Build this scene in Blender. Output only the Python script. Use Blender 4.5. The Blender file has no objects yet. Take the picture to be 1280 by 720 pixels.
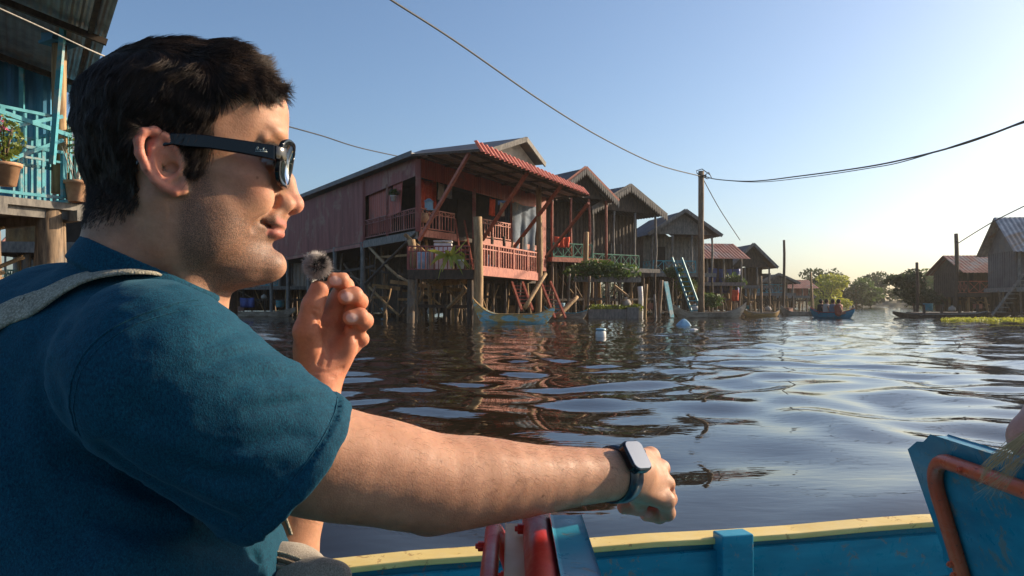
import bpy, bmesh, math, random
import numpy as np
from mathutils import Vector, Matrix, noise as mnoise
random.seed(7); np.random.seed(7)
SC = bpy.context.scene
COL = SC.collection
F = 950.0; CAMH = 1.1; HOR = 377.0
R = math.radians

def at(px, py, D):
    return Vector(((px-640)/F*D, D, CAMH+(HOR-py)/F*D))
def atz(px, D, z):
    return Vector(((px-640)/F*D, D, z))

def tag(o, label=None, cat=None, group=None, kind=None):
    if label: o['label'] = label
    if cat: o['category'] = cat
    if group: o['group'] = group
    if kind: o['kind'] = kind
    return o
def empty(name, loc=(0, 0, 0), rz=0.0, label=None, cat=None, group=None):
    o = bpy.data.objects.new(name, None); COL.objects.link(o)
    o.location = loc; o.rotation_euler = (0, 0, rz); o.empty_display_size = 0.1
    return tag(o, label, cat, group)
def children(o):
    return [c for c in bpy.data.objects if c.parent is o]
def copy_tree(o, parent=None):
    c = o.copy(); COL.objects.link(c); c.parent = parent
    for ch in children(o):
        if ch is not c: copy_tree(ch, c)
    return c

# ------------------------------------------------ mesh builder (polygons collected, then linked as ONE object)
class MB:
    def __init__(s): s.v = []; s.f = []
    def add(s, vs, fs):
        n = len(s.v); s.v += [tuple(v) for v in vs]; s.f += [tuple(i+n for i in f) for f in fs]
    def box(s, c, size, rot=None, rz=0.0):
        c = Vector(c); M = rot if rot is not None else Matrix.Rotation(rz, 3, 'Z')
        hx, hy, hz = size[0]/2, size[1]/2, size[2]/2
        vs = [c + M @ Vector((x*hx, y*hy, z*hz)) for x in (-1, 1) for y in (-1, 1) for z in (-1, 1)]
        s.add(vs, [(0, 1, 3, 2), (4, 6, 7, 5), (0, 4, 5, 1), (2, 3, 7, 6), (0, 2, 6, 4), (1, 5, 7, 3)])
    def beam(s, a, b, w=0.1, h=None, up=(0, 0, 1)):
        a = Vector(a); b = Vector(b); h = w if h is None else h
        d = b-a; L = d.length
        if L < 1e-6: return
        d.normalize(); u = Vector(up)
        if abs(d.dot(u)) > 0.98: u = Vector((0, 1, 0))
        x = d.cross(u).normalized(); z = x.cross(d).normalized()
        M = Matrix((x, d, z)).transposed()
        s.box((a+b)/2, (w, L, h), rot=M)
    def tube(s, pts, r, n=8, cap=True, jit=0.0):
        pts = [Vector(p) for p in pts]; m = len(pts)
        rr = list(r) if hasattr(r, '__len__') else [r]*m
        base = len(s.v)
        t0 = (pts[1]-pts[0]).normalized()
        u = t0.cross(Vector((0, 0, 1)))
        if u.length < 0.1: u = t0.cross(Vector((0, 1, 0)))
        u.normalize()
        for i, p in enumerate(pts):
            if i == 0: t = pts[1]-pts[0]
            elif i == m-1: t = pts[-1]-pts[-2]
            else: t = pts[i+1]-pts[i-1]
            t.normalize()
            u = (u - t*u.dot(t)).normalized(); w = t.cross(u)
            for k in range(n):
                a = 2*math.pi*k/n
                q = rr[i]*(1+(random.uniform(-jit, jit) if jit else 0))
                s.v.append(tuple(p + u*math.cos(a)*q + w*math.sin(a)*q))
        for i in range(m-1):
            for k in range(n):
                a = base+i*n+k; b = base+i*n+(k+1) % n
                s.f.append((a, b, b+n, a+n))
        if cap:
            s.f.append(tuple(base+k for k in reversed(range(n))))
            s.f.append(tuple(base+(m-1)*n+k for k in range(n)))
    def pole(s, a, b, r=0.08, r2=None, n=9, bend=0.02, seg=6):
        a = Vector(a); b = Vector(b); r2 = r*0.85 if r2 is None else r2
        L = (b-a).length; pts = []; rr = []
        ox, oy = random.uniform(-1, 1), random.uniform(-1, 1); ph = random.uniform(0, 6)
        for i in range(seg+1):
            t = i/seg; p = a.lerp(b, t)
            k = math.sin(t*math.pi)*bend*L + 0.3*bend*L*math.sin(t*7+ph)*min(t*4, (1-t)*4, 1)
            p = p + Vector((ox*k, oy*k, 0)); pts.append(p)
            rr.append((r+(r2-r)*t)*random.uniform(0.92, 1.08))
        s.tube(pts, rr, n, True, 0.05)
    def quad(s, a, b, c, d): s.add([a, b, c, d], [(0, 1, 2, 3)])
    def slab(s, pts, th, nrm=None):
        pts = [Vector(p) for p in pts]
        n = nrm or (pts[1]-pts[0]).cross(pts[2]-pts[0]).normalized()
        n = Vector(n); k = len(pts)
        lo = [p-n*th/2 for p in pts]; hi = [p+n*th/2 for p in pts]
        fs = [tuple(range(k-1, -1, -1)), tuple(range(k, 2*k))]
        fs += [(i, (i+1) % k, k+(i+1) % k, k+i) for i in range(k)]
        s.add(lo+hi, fs)
    def corr(s, a, b, c, d, pitch=0.2, amp=0.02, nv=1, sag=0.0):
        """corrugated sheet: a-b the direction ACROSS the ribs, a-d / b-c along them; ribbed with real depth"""
        a, b, c, d = map(Vector, (a, b, c, d))
        n = (b-a).cross(d-a).normalized()
        L = (b-a).length; nu = max(4, int(L/pitch)*4)
        off = [0, 1, 1, 0]
        base = len(s.v)
        for side in (0, 1):
            for j in range(nv+1):
                for i in range(nu+1):
                    u = i/nu; v = j/nv
                    p = a.lerp(b, u).lerp(d.lerp(c, u), v)
                    q = p + n*(off[i % 4]*amp - side*0.006) + n*sag*math.sin(v*math.pi)
                    s.v.append(tuple(q))
        W = nu+1; S = W*(nv+1)
        for j in range(nv):
            for i in range(nu):
                q = base+j*W+i
                s.f.append((q, q+1, q+1+W, q+W)); q += S
                s.f.append((q+W, q+1+W, q+1, q))
        for j in (0, nv):
            for i in range(nu):
                q = base+j*W+i; s.f.append((q, q+1, q+1+S, q+S))
        for i in (0, nu):
            for j in range(nv):
                q = base+j*W+i; s.f.append((q, q+W, q+W+S, q+S))
    def lathe(s, c, prof, n=16, rz=0):
        c = Vector(c); base = len(s.v)
        for r, z in prof:
            for k in range(n):
                a = 2*math.pi*k/n+rz
                s.v.append((c.x+r*math.cos(a), c.y+r*math.sin(a), c.z+z))
        for i in range(len(prof)-1):
            for k in range(n):
                a = base+i*n+k; b = base+i*n+(k+1) % n
                s.f.append((a, b, b+n, a+n))
        s.f.append(tuple(base+k for k in reversed(range(n))))
        s.f.append(tuple(base+(len(prof)-1)*n+k for k in range(n)))
    def build(s, name, mat, parent=None, smooth=False, bevel=0.0, world=True):
        me = bpy.data.meshes.new(name)
        me.from_pydata(s.v, [], s.f); me.update()
        me.materials.append(mat)
        if smooth: me.polygons.foreach_set('use_smooth', [True]*len(me.polygons))
        o = bpy.data.objects.new(name, me); COL.objects.link(o)
        if parent is not None:
            o.parent = parent
            if world:
                Mw = world_of(parent)
                o.matrix_parent_inverse = Mw.inverted()
        if bevel:
            m = o.modifiers.new('bevel', 'BEVEL'); m.width = bevel; m.segments = 2; m.limit_method = 'ANGLE'
        return o
def world_of(o):
    M = Matrix.Translation(o.location) @ o.rotation_euler.to_matrix().to_4x4()
    if o.parent: M = world_of(o.parent) @ o.matrix_parent_inverse @ M
    return M

def np_mesh(name, V, Fq, mat, parent=None, smooth=True, tri=False):
    me = bpy.data.meshes.new(name)
    V = np.asarray(V, dtype=np.float32); Fq = np.asarray(Fq, dtype=np.int32)
    k = Fq.shape[1]
    me.vertices.add(len(V)); me.vertices.foreach_set('co', V.ravel())
    me.loops.add(Fq.size); me.loops.foreach_set('vertex_index', Fq.ravel())
    me.polygons.add(len(Fq)); me.polygons.foreach_set('loop_start', np.arange(0, Fq.size, k, dtype=np.int32))
    me.update(calc_edges=True)
    if smooth: me.polygons.foreach_set('use_smooth', np.ones(len(Fq), dtype=bool))
    me.materials.append(mat); me.validate()
    o = bpy.data.objects.new(name, me); COL.objects.link(o)
    if parent is not None:
        o.parent = parent; o.matrix_parent_inverse = world_of(parent).inverted()
    return o
def set_color(o, name, C):
    a = o.data.color_attributes.new(name, 'FLOAT_COLOR', 'POINT')
    C4 = np.ones((len(C), 4), dtype=np.float32); C4[:, :C.shape[1]] = C
    a.data.foreach_set('color', C4.ravel())

# ------------------------------------------------ signed distance sculpting
def A(v): return np.array(v, dtype=np.float64)
def smin(a, b, k):
    h = np.clip(0.5+0.5*(b-a)/k, 0, 1); return b*(1-h)+a*h-k*h*(1-h)
def smax(a, b, k): return -smin(-a, -b, k)
def s_ell(P, c, r, M=None):
    q = P-A(c)
    if M is not None: q = q@M
    r = A(r); k0 = np.linalg.norm(q/r, axis=1); k1 = np.linalg.norm(q/(r*r), axis=1)
    return k0*(k0-1)/np.maximum(k1, 1e-9)
def s_cone(P, a, b, r1, r2):
    a = A(a); b = A(b); ba = b-a; L2 = ba@ba
    t = np.clip(((P-a)@ba)/L2, 0, 1)
    return np.linalg.norm(P-a-t[:, None]*ba, axis=1)-(r1+(r2-r1)*t)
def s_sph(P, c, r): return np.linalg.norm(P-A(c), axis=1)-r
def rotm(ax, ay=0, az=0):
    return np.array((Matrix.Rotation(R(az), 3, 'Z')@Matrix.Rotation(R(ay), 3, 'Y')@Matrix.Rotation(R(ax), 3, 'X')))
_hash = np.random.RandomState(3).rand(64, 64, 64)
def vnoise(P, s):
    q = P/s; i = np.floor(q).astype(int); f = q-i; f = f*f*(3-2*f); r = 0
    for dx in (0, 1):
        for dy in (0, 1):
            for dz in (0, 1):
                w = (f[:, 0] if dx else 1-f[:, 0])*(f[:, 1] if dy else 1-f[:, 1])*(f[:, 2] if dz else 1-f[:, 2])
                r = r+w*_hash[(i[:, 0]+dx) % 64, (i[:, 1]+dy) % 64, (i[:, 2]+dz) % 64]
    return r*2-1
def mesh_sdf(f, lo, hi, h, proj=2, slack=1.5):
    lo = A(lo); hi = A(hi); B = 8; H = B*h
    nb = np.ceil((hi-lo)/H).astype(int)
    g = np.stack(np.meshgrid(*[np.arange(n) for n in nb], indexing='ij'), -1).reshape(-1, 3)
    cen = lo+(g+0.5)*H
    d = np.concatenate([f(cen[i:i+200000]) for i in range(0, len(cen), 200000)])
    g = g[np.abs(d) < H*0.87*slack]
    N = nb*B+1
    o = np.stack(np.meshgrid(*[np.arange(B+1)]*3, indexing='ij'), -1).reshape(-1, 3)
    cid_all = []; vp_all = []; ed_all = []
    CH = 400
    for s in range(0, len(g), CH):
        gb = g[s:s+CH]*B
        I = gb[:, None, :]+o[None]
        D = f((lo+I.reshape(-1, 3)*h)).reshape(len(gb), B+1, B+1, B+1)
        S = D < 0
        mixed = S.reshape(len(gb), -1); mm = mixed.any(1) & ~mixed.all(1)
        if not mm.any(): continue
        D = D[mm]; S = S[mm]; gb = gb[mm]
        acc = np.zeros((len(gb), B, B, B, 3)); cnt = np.zeros((len(gb), B, B, B))
        corners = [(x, y, z) for x in (0, 1) for y in (0, 1) for z in (0, 1)]
        for c in corners:
            for ax in range(3):
                if c[ax]: continue
                c2 = list(c); c2[ax] = 1
                def sl(A_, c): return A_[:, c[0]:c[0]+B, c[1]:c[1]+B, c[2]:c[2]+B]
                d0 = sl(D, c); d1 = sl(D, c2); cr = sl(S, c) != sl(S, c2)
                t = np.where(cr, d0/np.where(cr, d0-d1, 1), 0)
                for k in range(3):
                    acc[..., k] += np.where(cr, (t if k == ax else 0)+c[k], 0)
                cnt += cr
        m = cnt > 0
        bi, x, y, z = np.nonzero(m)
        cell = gb[bi]+np.stack([x, y, z], 1)
        pos = cell+acc[m]/cnt[m][:, None]
        cid_all.append((cell[:, 0]*N[1]+cell[:, 1])*N[2]+cell[:, 2]); vp_all.append(lo+pos*h)
        for ax in range(3):
            a = S[:, :B, :B, :B]
            b = [S[:, 1:, :B, :B], S[:, :B, 1:, :B], S[:, :B, :B, 1:]][ax]
            bi, x, y, z = np.nonzero(a != b)
            e = gb[bi]+np.stack([x, y, z], 1)
            ed_all.append(np.column_stack([e, np.full(len(e), ax), a[bi, x, y, z]]))
    cid = np.concatenate(cid_all); V = np.concatenate(vp_all); E = np.concatenate(ed_all)
    order = np.argsort(cid); cid = cid[order]; V = V[order]
    q = []
    for ax in range(3):
        e = E[E[:, 3] == ax]
        u, w = (ax+1) % 3, (ax+2) % 3
        idx = []
        ok = np.ones(len(e), bool)
        for du, dw in ((0, 0), (1, 0), (1, 1), (0, 1)):
            c = e[:, :3].copy(); c[:, u] -= du; c[:, w] -= dw
            k = (c[:, 0]*N[1]+c[:, 1])*N[2]+c[:, 2]
            j = np.clip(np.searchsorted(cid, k), 0, len(cid)-1)
            ok &= cid[j] == k; idx.append(j)
        Q = np.stack(idx, 1)
        flip = e[:, 4] == 0
        Q[flip] = Q[flip][:, ::-1]
        q.append(Q[ok])
    Q = np.concatenate(q)
    for it in range(proj):
        out = np.empty_like(V)
        for s in range(0, len(V), 100000):
            P = V[s:s+100000]; e = h*0.5; d0 = f(P)
            G = np.stack([(f(P+A(k)*e)-f(P-A(k)*e))/(2*e) for k in ((1, 0, 0), (0, 1, 0), (0, 0, 1))], 1)
            g2 = np.maximum((G**2).sum(1), 0.15)
            st = np.clip(d0/g2, -h, h)
            out[s:s+100000] = P-G*st[:, None]
        V = out
    return V, Q
def grad(f, P, e=1e-3):
    G = np.stack([(f(P+A(k)*e)-f(P-A(k)*e)) for k in ((1, 0, 0), (0, 1, 0), (0, 0, 1))], 1)
    return G/np.maximum(np.linalg.norm(G, axis=1), 1e-9)[:, None]
def strands(paths, radii, sides=3):
    """paths (N, K, 3), radii (K,) or (N,K): thin tapered fibres as one quad mesh"""
    N, K, _ = paths.shape
    T = np.gradient(paths, axis=1); T /= np.maximum(np.linalg.norm(T, axis=2, keepdims=True), 1e-9)
    ref = np.tile(A((0.3, -0.8, 0.5)), (N, K, 1))
    U = np.cross(T, ref); U /= np.maximum(np.linalg.norm(U, axis=2, keepdims=True), 1e-9)
    W = np.cross(T, U)
    rr = np.broadcast_to(radii, (N, K))[..., None, None]
    ang = np.arange(sides)*2*np.pi/sides
    V = paths[:, :, None, :]+rr*(U[:, :, None, :]*np.cos(ang)[None, None, :, None]+W[:, :, None, :]*np.sin(ang)[None, None, :, None])
    V = V.reshape(-1, 3)
    n = np.arange(N)[:, None, None]*K*sides; k = np.arange(K-1)[None, :, None]*sides; a = np.arange(sides)[None, None, :]
    b = (a+1) % sides
    Q = np.stack([n+k+a, n+k+b, n+k+sides+b, n+k+sides+a], -1).reshape(-1, 4)
    return V, Q
# ------------------------------------------------ materials
def newmat(name):
    m = bpy.data.materials.new(name); m.use_nodes = True
    nt = m.node_tree; return m, nt, nt.nodes['Principled BSDF']
def mk(nt, typ, **kw):
    n = nt.nodes.new(typ)
    for k, v in kw.items():
        if k in n.inputs.keys(): n.inputs[k].default_value = v
        else: setattr(n, k, v)
    return n
def ramp(nt, fac, stops):
    r = nt.nodes.new('ShaderNodeValToRGB'); nt.links.new(fac, r.inputs[0])
    el = r.color_ramp.elements
    while len(el) < len(stops): el.new(0.5)
    for e, (p, c) in zip(el, stops):
        e.position = p; e.color = (*c, 1) if len(c) == 3 else c
    return r.outputs[0]
def coords(nt, kind='Object', scale=(1, 1, 1)):
    tc = nt.nodes.new('ShaderNodeTexCoord'); mp = nt.nodes.new('ShaderNodeMapping')
    mp.inputs['Scale'].default_value = scale
    nt.links.new(tc.outputs[kind], mp.inputs[0]); return mp.outputs[0]
def noise(nt, vec, scale=5, detail=4, rough=0.6, dist=0.0):
    n = mk(nt, 'ShaderNodeTexNoise', Scale=scale, Detail=detail, Roughness=rough, Distortion=dist)
    nt.links.new(vec, n.inputs['Vector']); return n.outputs['Fac']
def mix(nt, f, a, b, mode='MIX'):
    m = nt.nodes.new('ShaderNodeMix'); m.data_type = 'RGBA'; m.blend_type = mode
    for s, v in ((0, f), (6, a), (7, b)):
        if hasattr(v, 'is_linked') or hasattr(v, 'links'): nt.links.new(v, m.inputs[s])
        elif s == 0: m.inputs[0].default_value = v
        else: m.inputs[s].default_value = (*v, 1)
    return m.outputs[2]
def bump(nt, bs, h, strength=0.3, dist=0.01, prev=None):
    b = mk(nt, 'ShaderNodeBump', Strength=strength, Distance=dist)
    nt.links.new(h, b.inputs['Height'])
    if prev: nt.links.new(prev, b.inputs['Normal'])
    nt.links.new(b.outputs[0], bs.inputs['Normal']); return b.outputs[0]
def grime(name, c1, c2, c3=None, scale=4.0, rough=0.6, stretch=(1, 1, 1), bmp=0.3, metal=0.0, spec=0.5, edge=(0.35, 0.65), bd=0.01):
    m, nt, bs = newmat(name)
    v = coords(nt, 'Object', stretch)
    n1 = noise(nt, v, scale, 6, 0.65); c = ramp(nt, n1, [(edge[0], c1), (edge[1], c2)])
    if c3:
        v2 = coords(nt, 'Object', (1, 1, 1))
        n2 = noise(nt, v2, scale*0.35, 5, 0.7, 0.5)
        f = ramp(nt, n2, [(0.52, (0, 0, 0)), (0.62, (1, 1, 1))]); c = mix(nt, f, c, c3)
    nt.links.new(c, bs.inputs['Base Color'])
    bs.inputs['Roughness'].default_value = rough; bs.inputs['Metallic'].default_value = metal
    bs.inputs['Specular IOR Level'].default_value = spec
    if bmp: bump(nt, bs, n1, bmp, bd)
    return m
M = {}
def mats():
    # weathered wood of poles, planks, decks (stretch follows the vertical)
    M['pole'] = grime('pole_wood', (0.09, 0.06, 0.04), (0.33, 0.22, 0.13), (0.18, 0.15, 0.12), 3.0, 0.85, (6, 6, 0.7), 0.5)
    M['polelit'] = grime('sunlit_pole_wood', (0.22, 0.13, 0.06), (0.52, 0.33, 0.16), None, 3.0, 0.8, (6, 6, 0.7), 0.5)  # lit copy of the pole wood, warm sunlight put into the colour
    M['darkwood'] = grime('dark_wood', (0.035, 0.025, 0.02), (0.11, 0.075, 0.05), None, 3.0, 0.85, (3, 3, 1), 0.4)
    M['greywood'] = grime('grey_wood', (0.13, 0.12, 0.11), (0.30, 0.27, 0.23), None, 3.0, 0.85, (3, 3, 1), 0.4)
    M['plank'] = grime('plank_wood', (0.20, 0.11, 0.045), (0.48, 0.28, 0.11), None, 2.0, 0.8, (2, 2, 1), 0.4)
    M['burg'] = grime('burgundy_sheet', (0.18, 0.036, 0.030), (0.34, 0.09, 0.072), (0.32, 0.15, 0.11), 1.2, 0.55, (2, 2, 0.25), 0.15)
    M['redsheet'] = grime('red_sheet', (0.28, 0.035, 0.02), (0.5, 0.08, 0.04), (0.25, 0.06, 0.04), 1.5, 0.5, (2, 2, 0.3), 0.15)
    M['redpaint'] = grime('red_brown_paint', (0.28, 0.065, 0.038), (0.50, 0.155, 0.09), None, 4.0, 0.6, (2, 2, 1), 0.2)
    M['ridge'] = grime('red_roof_tile', (0.38, 0.075, 0.04), (0.62, 0.16, 0.095), None, 3.0, 0.55, (1, 1, 1), 0.2)
    M['zinc'] = grime('zinc_sheet', (0.22, 0.22, 0.23), (0.44, 0.44, 0.44), (0.34, 0.21, 0.13), 1.0, 0.45, (2, 2, 0.4), 0.2, 0.4)
    M['darkzinc'] = grime('dark_zinc_sheet', (0.05, 0.05, 0.06), (0.13, 0.125, 0.13), (0.13, 0.08, 0.05), 1.0, 0.55, (1, 1, 1), 0.2, 0.2)
    M['soffit'] = grime('soffit_sheet', (0.16, 0.13, 0.11), (0.34, 0.28, 0.23), (0.3, 0.16, 0.1), 1.0, 0.6, (1, 1, 1), 0.2)
    M['rust'] = grime('rusty_sheet', (0.24, 0.07, 0.04), (0.42, 0.18, 0.12), (0.30, 0.24, 0.21), 1.0, 0.7, (1, 1, 1), 0.3)
    M['palewall'] = grime('pale_wall', (0.42, 0.38, 0.33), (0.6, 0.55, 0.48), (0.30, 0.27, 0.23), 1.5, 0.8, (1, 1, 0.4), 0.2)
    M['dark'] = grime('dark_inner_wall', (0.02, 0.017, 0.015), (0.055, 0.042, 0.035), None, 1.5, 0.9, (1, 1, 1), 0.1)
    M['green'] = grime('green_paint', (0.02, 0.12, 0.075), (0.05, 0.25, 0.15), None, 5, 0.5, (1, 1, 1), 0.1)
    M['teal'] = grime('teal_paint', (0.03, 0.26, 0.32), (0.09, 0.42, 0.48), (0.3, 0.35, 0.33), 5, 0.55, (1, 1, 1), 0.15)
    M['bluewall'] = grime('blue_wall_paint', (0.02, 0.13, 0.26), (0.06, 0.27, 0.42), None, 2, 0.6, (1, 1, .3), 0.15)
    M['cloth'] = grime('grey_blue_cloth', (0.10, 0.13, 0.17), (0.2, 0.235, 0.28), (0.3, 0.28, 0.25), 1.5, 0.95, (1, 1, 1), 0.2)
    M['redcloth'] = grime('red_cloth', (0.6, 0.05, 0.02), (0.8, 0.14, 0.06), None, 4, 0.9, (1, 1, 1), 0.2)
    M['bluetarp'] = grime('blue_tarp', (0.02, 0.04, 0.16), (0.035, 0.07, 0.28), None, 2, 0.5, (1, 1, 1), 0.3)
    M['beigecloth'] = grime('beige_cloth', (0.38, 0.33, 0.26), (0.55, 0.48, 0.4), None, 2, 0.9, (1, 1, 1), 0.2)
    M['white'] = grime('worn_white', (0.55, 0.53, 0.5), (0.78, 0.76, 0.72), None, 3, 0.6, (1, 1, 1), 0.1)
    M['skyblue'] = grime('pale_blue_plastic', (0.2, 0.38, 0.5), (0.38, 0.58, 0.68), None, 3, 0.4, (1, 1, 1), 0.1)
    M['terracotta'] = grime('terracotta', (0.45, 0.22, 0.12), (0.62, 0.36, 0.2), None, 6, 0.75, (1, 1, 1), 0.1)
    M['cable'] = grime('black_cable', (0.012, 0.012, 0.013), (0.02, 0.02, 0.02), None, 4, 0.6, (1, 1, 1), 0)
    M['rope'] = grime('pale_rope', (0.35, 0.32, 0.27), (0.55, 0.5, 0.44), None, 30, 0.9, (1, 1, 1), 0.2)
    M['boatwood'] = grime('boat_wood', (0.38, 0.20, 0.06), (0.66, 0.42, 0.16), (0.30, 0.19, 0.10), 1.5, 0.7, (1, 1, 3), 0.3)
    M['greyboat'] = grime('grey_boat_wood', (0.26, 0.21, 0.16), (0.50, 0.42, 0.32), (0.2, 0.16, 0.12), 2, 0.75, (1, 1, 3), 0.3)
    # boat with flaked turquoise paint over ochre
    m, nt, bs = newmat('flaked_blue_boat_paint'); v = coords(nt, 'Object', (1, 1, 2.2))
    n = noise(nt, v, 1.6, 7, 0.7, 0.8); f = ramp(nt, n, [(0.47, (0, 0, 0)), (0.53, (1, 1, 1))])
    n2 = noise(nt, v, 5, 4); a = ramp(nt, n2, [(0.3, (0.6, 0.34, 0.09)), (0.7, (0.82, 0.58, 0.22))]); b = ramp(nt, n2, [(0.3, (0.2, 0.52, 0.6)), (0.7, (0.45, 0.72, 0.76))])
    nt.links.new(mix(nt, f, a, b), bs.inputs['Base Color']); bs.inputs['Roughness'].default_value = 0.6; M['flaked'] = m
    # foliage, three tones
    for k, (a, b) in {'leaf': ((0.028, 0.06, 0.012), (0.085, 0.14, 0.03)), 'leafy': ((0.07, 0.11, 0.012), (0.2, 0.24, 0.035)), 'leafd': ((0.018, 0.035, 0.012), (0.05, 0.075, 0.025)), 'leafp': ((0.16, 0.2, 0.02), (0.42, 0.42, 0.05))}.items():
        m, nt, bs = newmat('foliage_'+k); v = coords(nt, 'Object')
        n = noise(nt, v, 1.3, 3); g = nt.nodes.new('ShaderNodeNewGeometry')
        mm = mk(nt, 'ShaderNodeMath', operation='MULTIPLY_ADD'); nt.links.new(g.outputs['Random Per Island'], mm.inputs[0]); mm.inputs[1].default_value = 0.6
        nt.links.new(n, mm.inputs[2])
        nt.links.new(ramp(nt, mm.outputs[0], [(0.35, a), (1.0, b)]), bs.inputs['Base Color'])
        bs.inputs['Roughness'].default_value = 0.55
        tr = mk(nt, 'ShaderNodeBsdfTranslucent'); tr.inputs[0].default_value = (*[min(1, x*1.3) for x in b], 1)
        ms = mk(nt, 'ShaderNodeMixShader'); ms.inputs[0].default_value = 0.3
        nt.links.new(bs.outputs[0], ms.inputs[1]); nt.links.new(tr.outputs[0], ms.inputs[2])
        nt.links.new(ms.outputs[0], nt.nodes['Material Output'].inputs[0]); M[k] = m
    # our boat: glossy enamel with chips and brush marks
    def enamel(name, c, c2, chip, rough=0.28, sc=9, stretch=(0.6, 1, 3), th=0.66):
        m, nt, bs = newmat(name); v = coords(nt, 'Object', stretch); v1 = coords(nt, 'Object')
        n = noise(nt, v, sc, 5, 0.6); col = ramp(nt, n, [(0.3, c), (0.7, c2)])
        n2 = noise(nt, v1, sc*2.2, 9, 0.75, 0.6); n3 = noise(nt, v1, 2.5, 2)
        ad = mk(nt, 'ShaderNodeMath', operation='MULTIPLY_ADD'); nt.links.new(n3, ad.inputs[0]); ad.inputs[1].default_value = 0.35; nt.links.new(n2, ad.inputs[2])
        f = ramp(nt, ad.outputs[0], [(th+0.11, (0, 0, 0)), (th+0.13, (1, 1, 1))])
        nt.links.new(mix(nt, f, col, chip), bs.inputs['Base Color'])
        rr = ramp(nt, n2, [(0.3, (rough*0.7,)*3), (0.7, (rough*1.8,)*3)]); nt.links.new(rr, bs.inputs['Roughness'])
        p = bump(nt, bs, n, 0.25, 0.004); inv = ramp(nt, ad.outputs[0], [(th+0.10, (1, 1, 1)), (th+0.13, (0, 0, 0))])
        bump(nt, bs, inv, 0.4, 0.002, p); return m
    M['enblue'] = enamel('turquoise_enamel', (0.008, 0.17, 0.26), (0.022, 0.28, 0.40), (0.16, 0.20, 0.20), th=.655)
    M['enred'] = enamel('red_enamel', (0.34, 0.012, 0.008), (0.45, 0.02, 0.012), (0.2, 0.03, 0.02), 0.34, 9, (1, 1, 1), 0.72)
    M['enorange'] = enamel('orange_red_enamel', (0.62, 0.085, 0.028), (0.74, 0.15, 0.055), (0.25, 0.05, 0.03), 0.25, 12, (1, 1, 1), 0.7)
    M['enyellow'] = enamel('yellow_enamel', (0.72, 0.50, 0.14), (0.85, 0.66, 0.27), (0.45, 0.25, 0.08), 0.45)
    M['encream'] = enamel('cream_enamel', (0.55, 0.43, 0.26), (0.68, 0.55, 0.36), (0.4, 0.27, 0.14), 0.5, 6, (1, 1, 1), 0.74)
    # skin
    m, nt, bs = newmat('skin'); at_ = mk(nt, 'ShaderNodeVertexColor', layer_name='skin')
    mk_ = mk(nt, 'ShaderNodeVertexColor', layer_name='mask')
    sep = nt.nodes.new('ShaderNodeSeparateColor'); nt.links.new(mk_.outputs[0], sep.inputs[0])
    v = coords(nt, 'Object')
    n1 = noise(nt, v, 28, 5, 0.65); blot = ramp(nt, n1, [(0.25, (0.78, 0.68, 0.62)), (0.75, (1.18, 1.12, 1.08))])
    c = mix(nt, 1.0, at_.outputs[0], blot, 'MULTIPLY')
    n5 = noise(nt, v, 260, 3, 0.7); c = mix(nt, 0.5, c, ramp(nt, n5, [(0.3, (0.84, 0.8, 0.78)), (0.7, (1.08, 1.08, 1.08))]), 'MULTIPLY')
    vo = mk(nt, 'ShaderNodeTexVoronoi', Scale=62.0); nt.links.new(v, vo.inputs['Vector'])
    sepc = nt.nodes.new('ShaderNodeSeparateColor'); nt.links.new(vo.outputs['Color'], sepc.inputs[0])
    fr = ramp(nt, vo.outputs['Distance'], [(0.05, (1, 1, 1)), (0.13, (0, 0, 0))]); rs = ramp(nt, sepc.outputs[0], [(0.84, (0, 0, 0)), (0.88, (1, 1, 1))])
    fm = mk(nt, 'ShaderNodeMath', operation='MULTIPLY'); nt.links.new(fr, fm.inputs[0]); nt.links.new(rs, fm.inputs[1])
    fm2 = mk(nt, 'ShaderNodeMath', operation='MULTIPLY'); nt.links.new(fm.outputs[0], fm2.inputs[0]); fm2.inputs[1].default_value = 0.6
    c = mix(nt, fm2.outputs[0], c, (0.13, 0.05, 0.03))
    # stubble: fine dark dots where mask red says
    vs = mk(nt, 'ShaderNodeTexVoronoi', Scale=1150.0); nt.links.new(v, vs.inputs['Vector'])
    sf = ramp(nt, vs.outputs['Distance'], [(0.15, (0.8,)*3), (0.6, (0, 0, 0))])
    s2 = mk(nt, 'ShaderNodeMath', operation='MULTIPLY'); nt.links.new(sf, s2.inputs[0]); nt.links.new(sep.outputs[0], s2.inputs[1])
    s3 = mk(nt, 'ShaderNodeMath', operation='MULTIPLY_ADD'); nt.links.new(sep.outputs[0], s3.inputs[0]); s3.inputs[1].default_value = 0.42; nt.links.new(s2.outputs[0], s3.inputs[2])
    cl = mk(nt, 'ShaderNodeMath', operation='MINIMUM'); nt.links.new(s3.outputs[0], cl.inputs[0]); cl.inputs[1].default_value = 0.85
    c = mix(nt, cl.outputs[0], c, (0.045, 0.032, 0.026))
    nt.links.new(c, bs.inputs['Base Color'])
    bs.inputs['Subsurface Weight'].default_value = 0.35
    bs.inputs['Subsurface Radius'].default_value = (1.0, 0.32, 0.16); bs.inputs['Subsurface Scale'].default_value = 0.007
    bs.inputs['Specular IOR Level'].default_value = 0.3
    nr = noise(nt, v, 90, 3); nt.links.new(ramp(nt, nr, [(0.3, (0.48,)*3), (0.7, (0.66,)*3)]), bs.inputs['Roughness'])
    vb = mk(nt, 'ShaderNodeTexVoronoi', Scale=520.0, distance='CHEBYCHEV'); nt.links.new(v, vb.inputs['Vector'])
    p = bump(nt, bs, vb.outputs['Distance'], 0.22, 0.0006); nb = noise(nt, coords(nt, 'Object', (1, 1, 2)), 70, 4, 0.6); bump(nt, bs, nb, 0.25, 0.0016, p)
    M['skin'] = m
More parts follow.
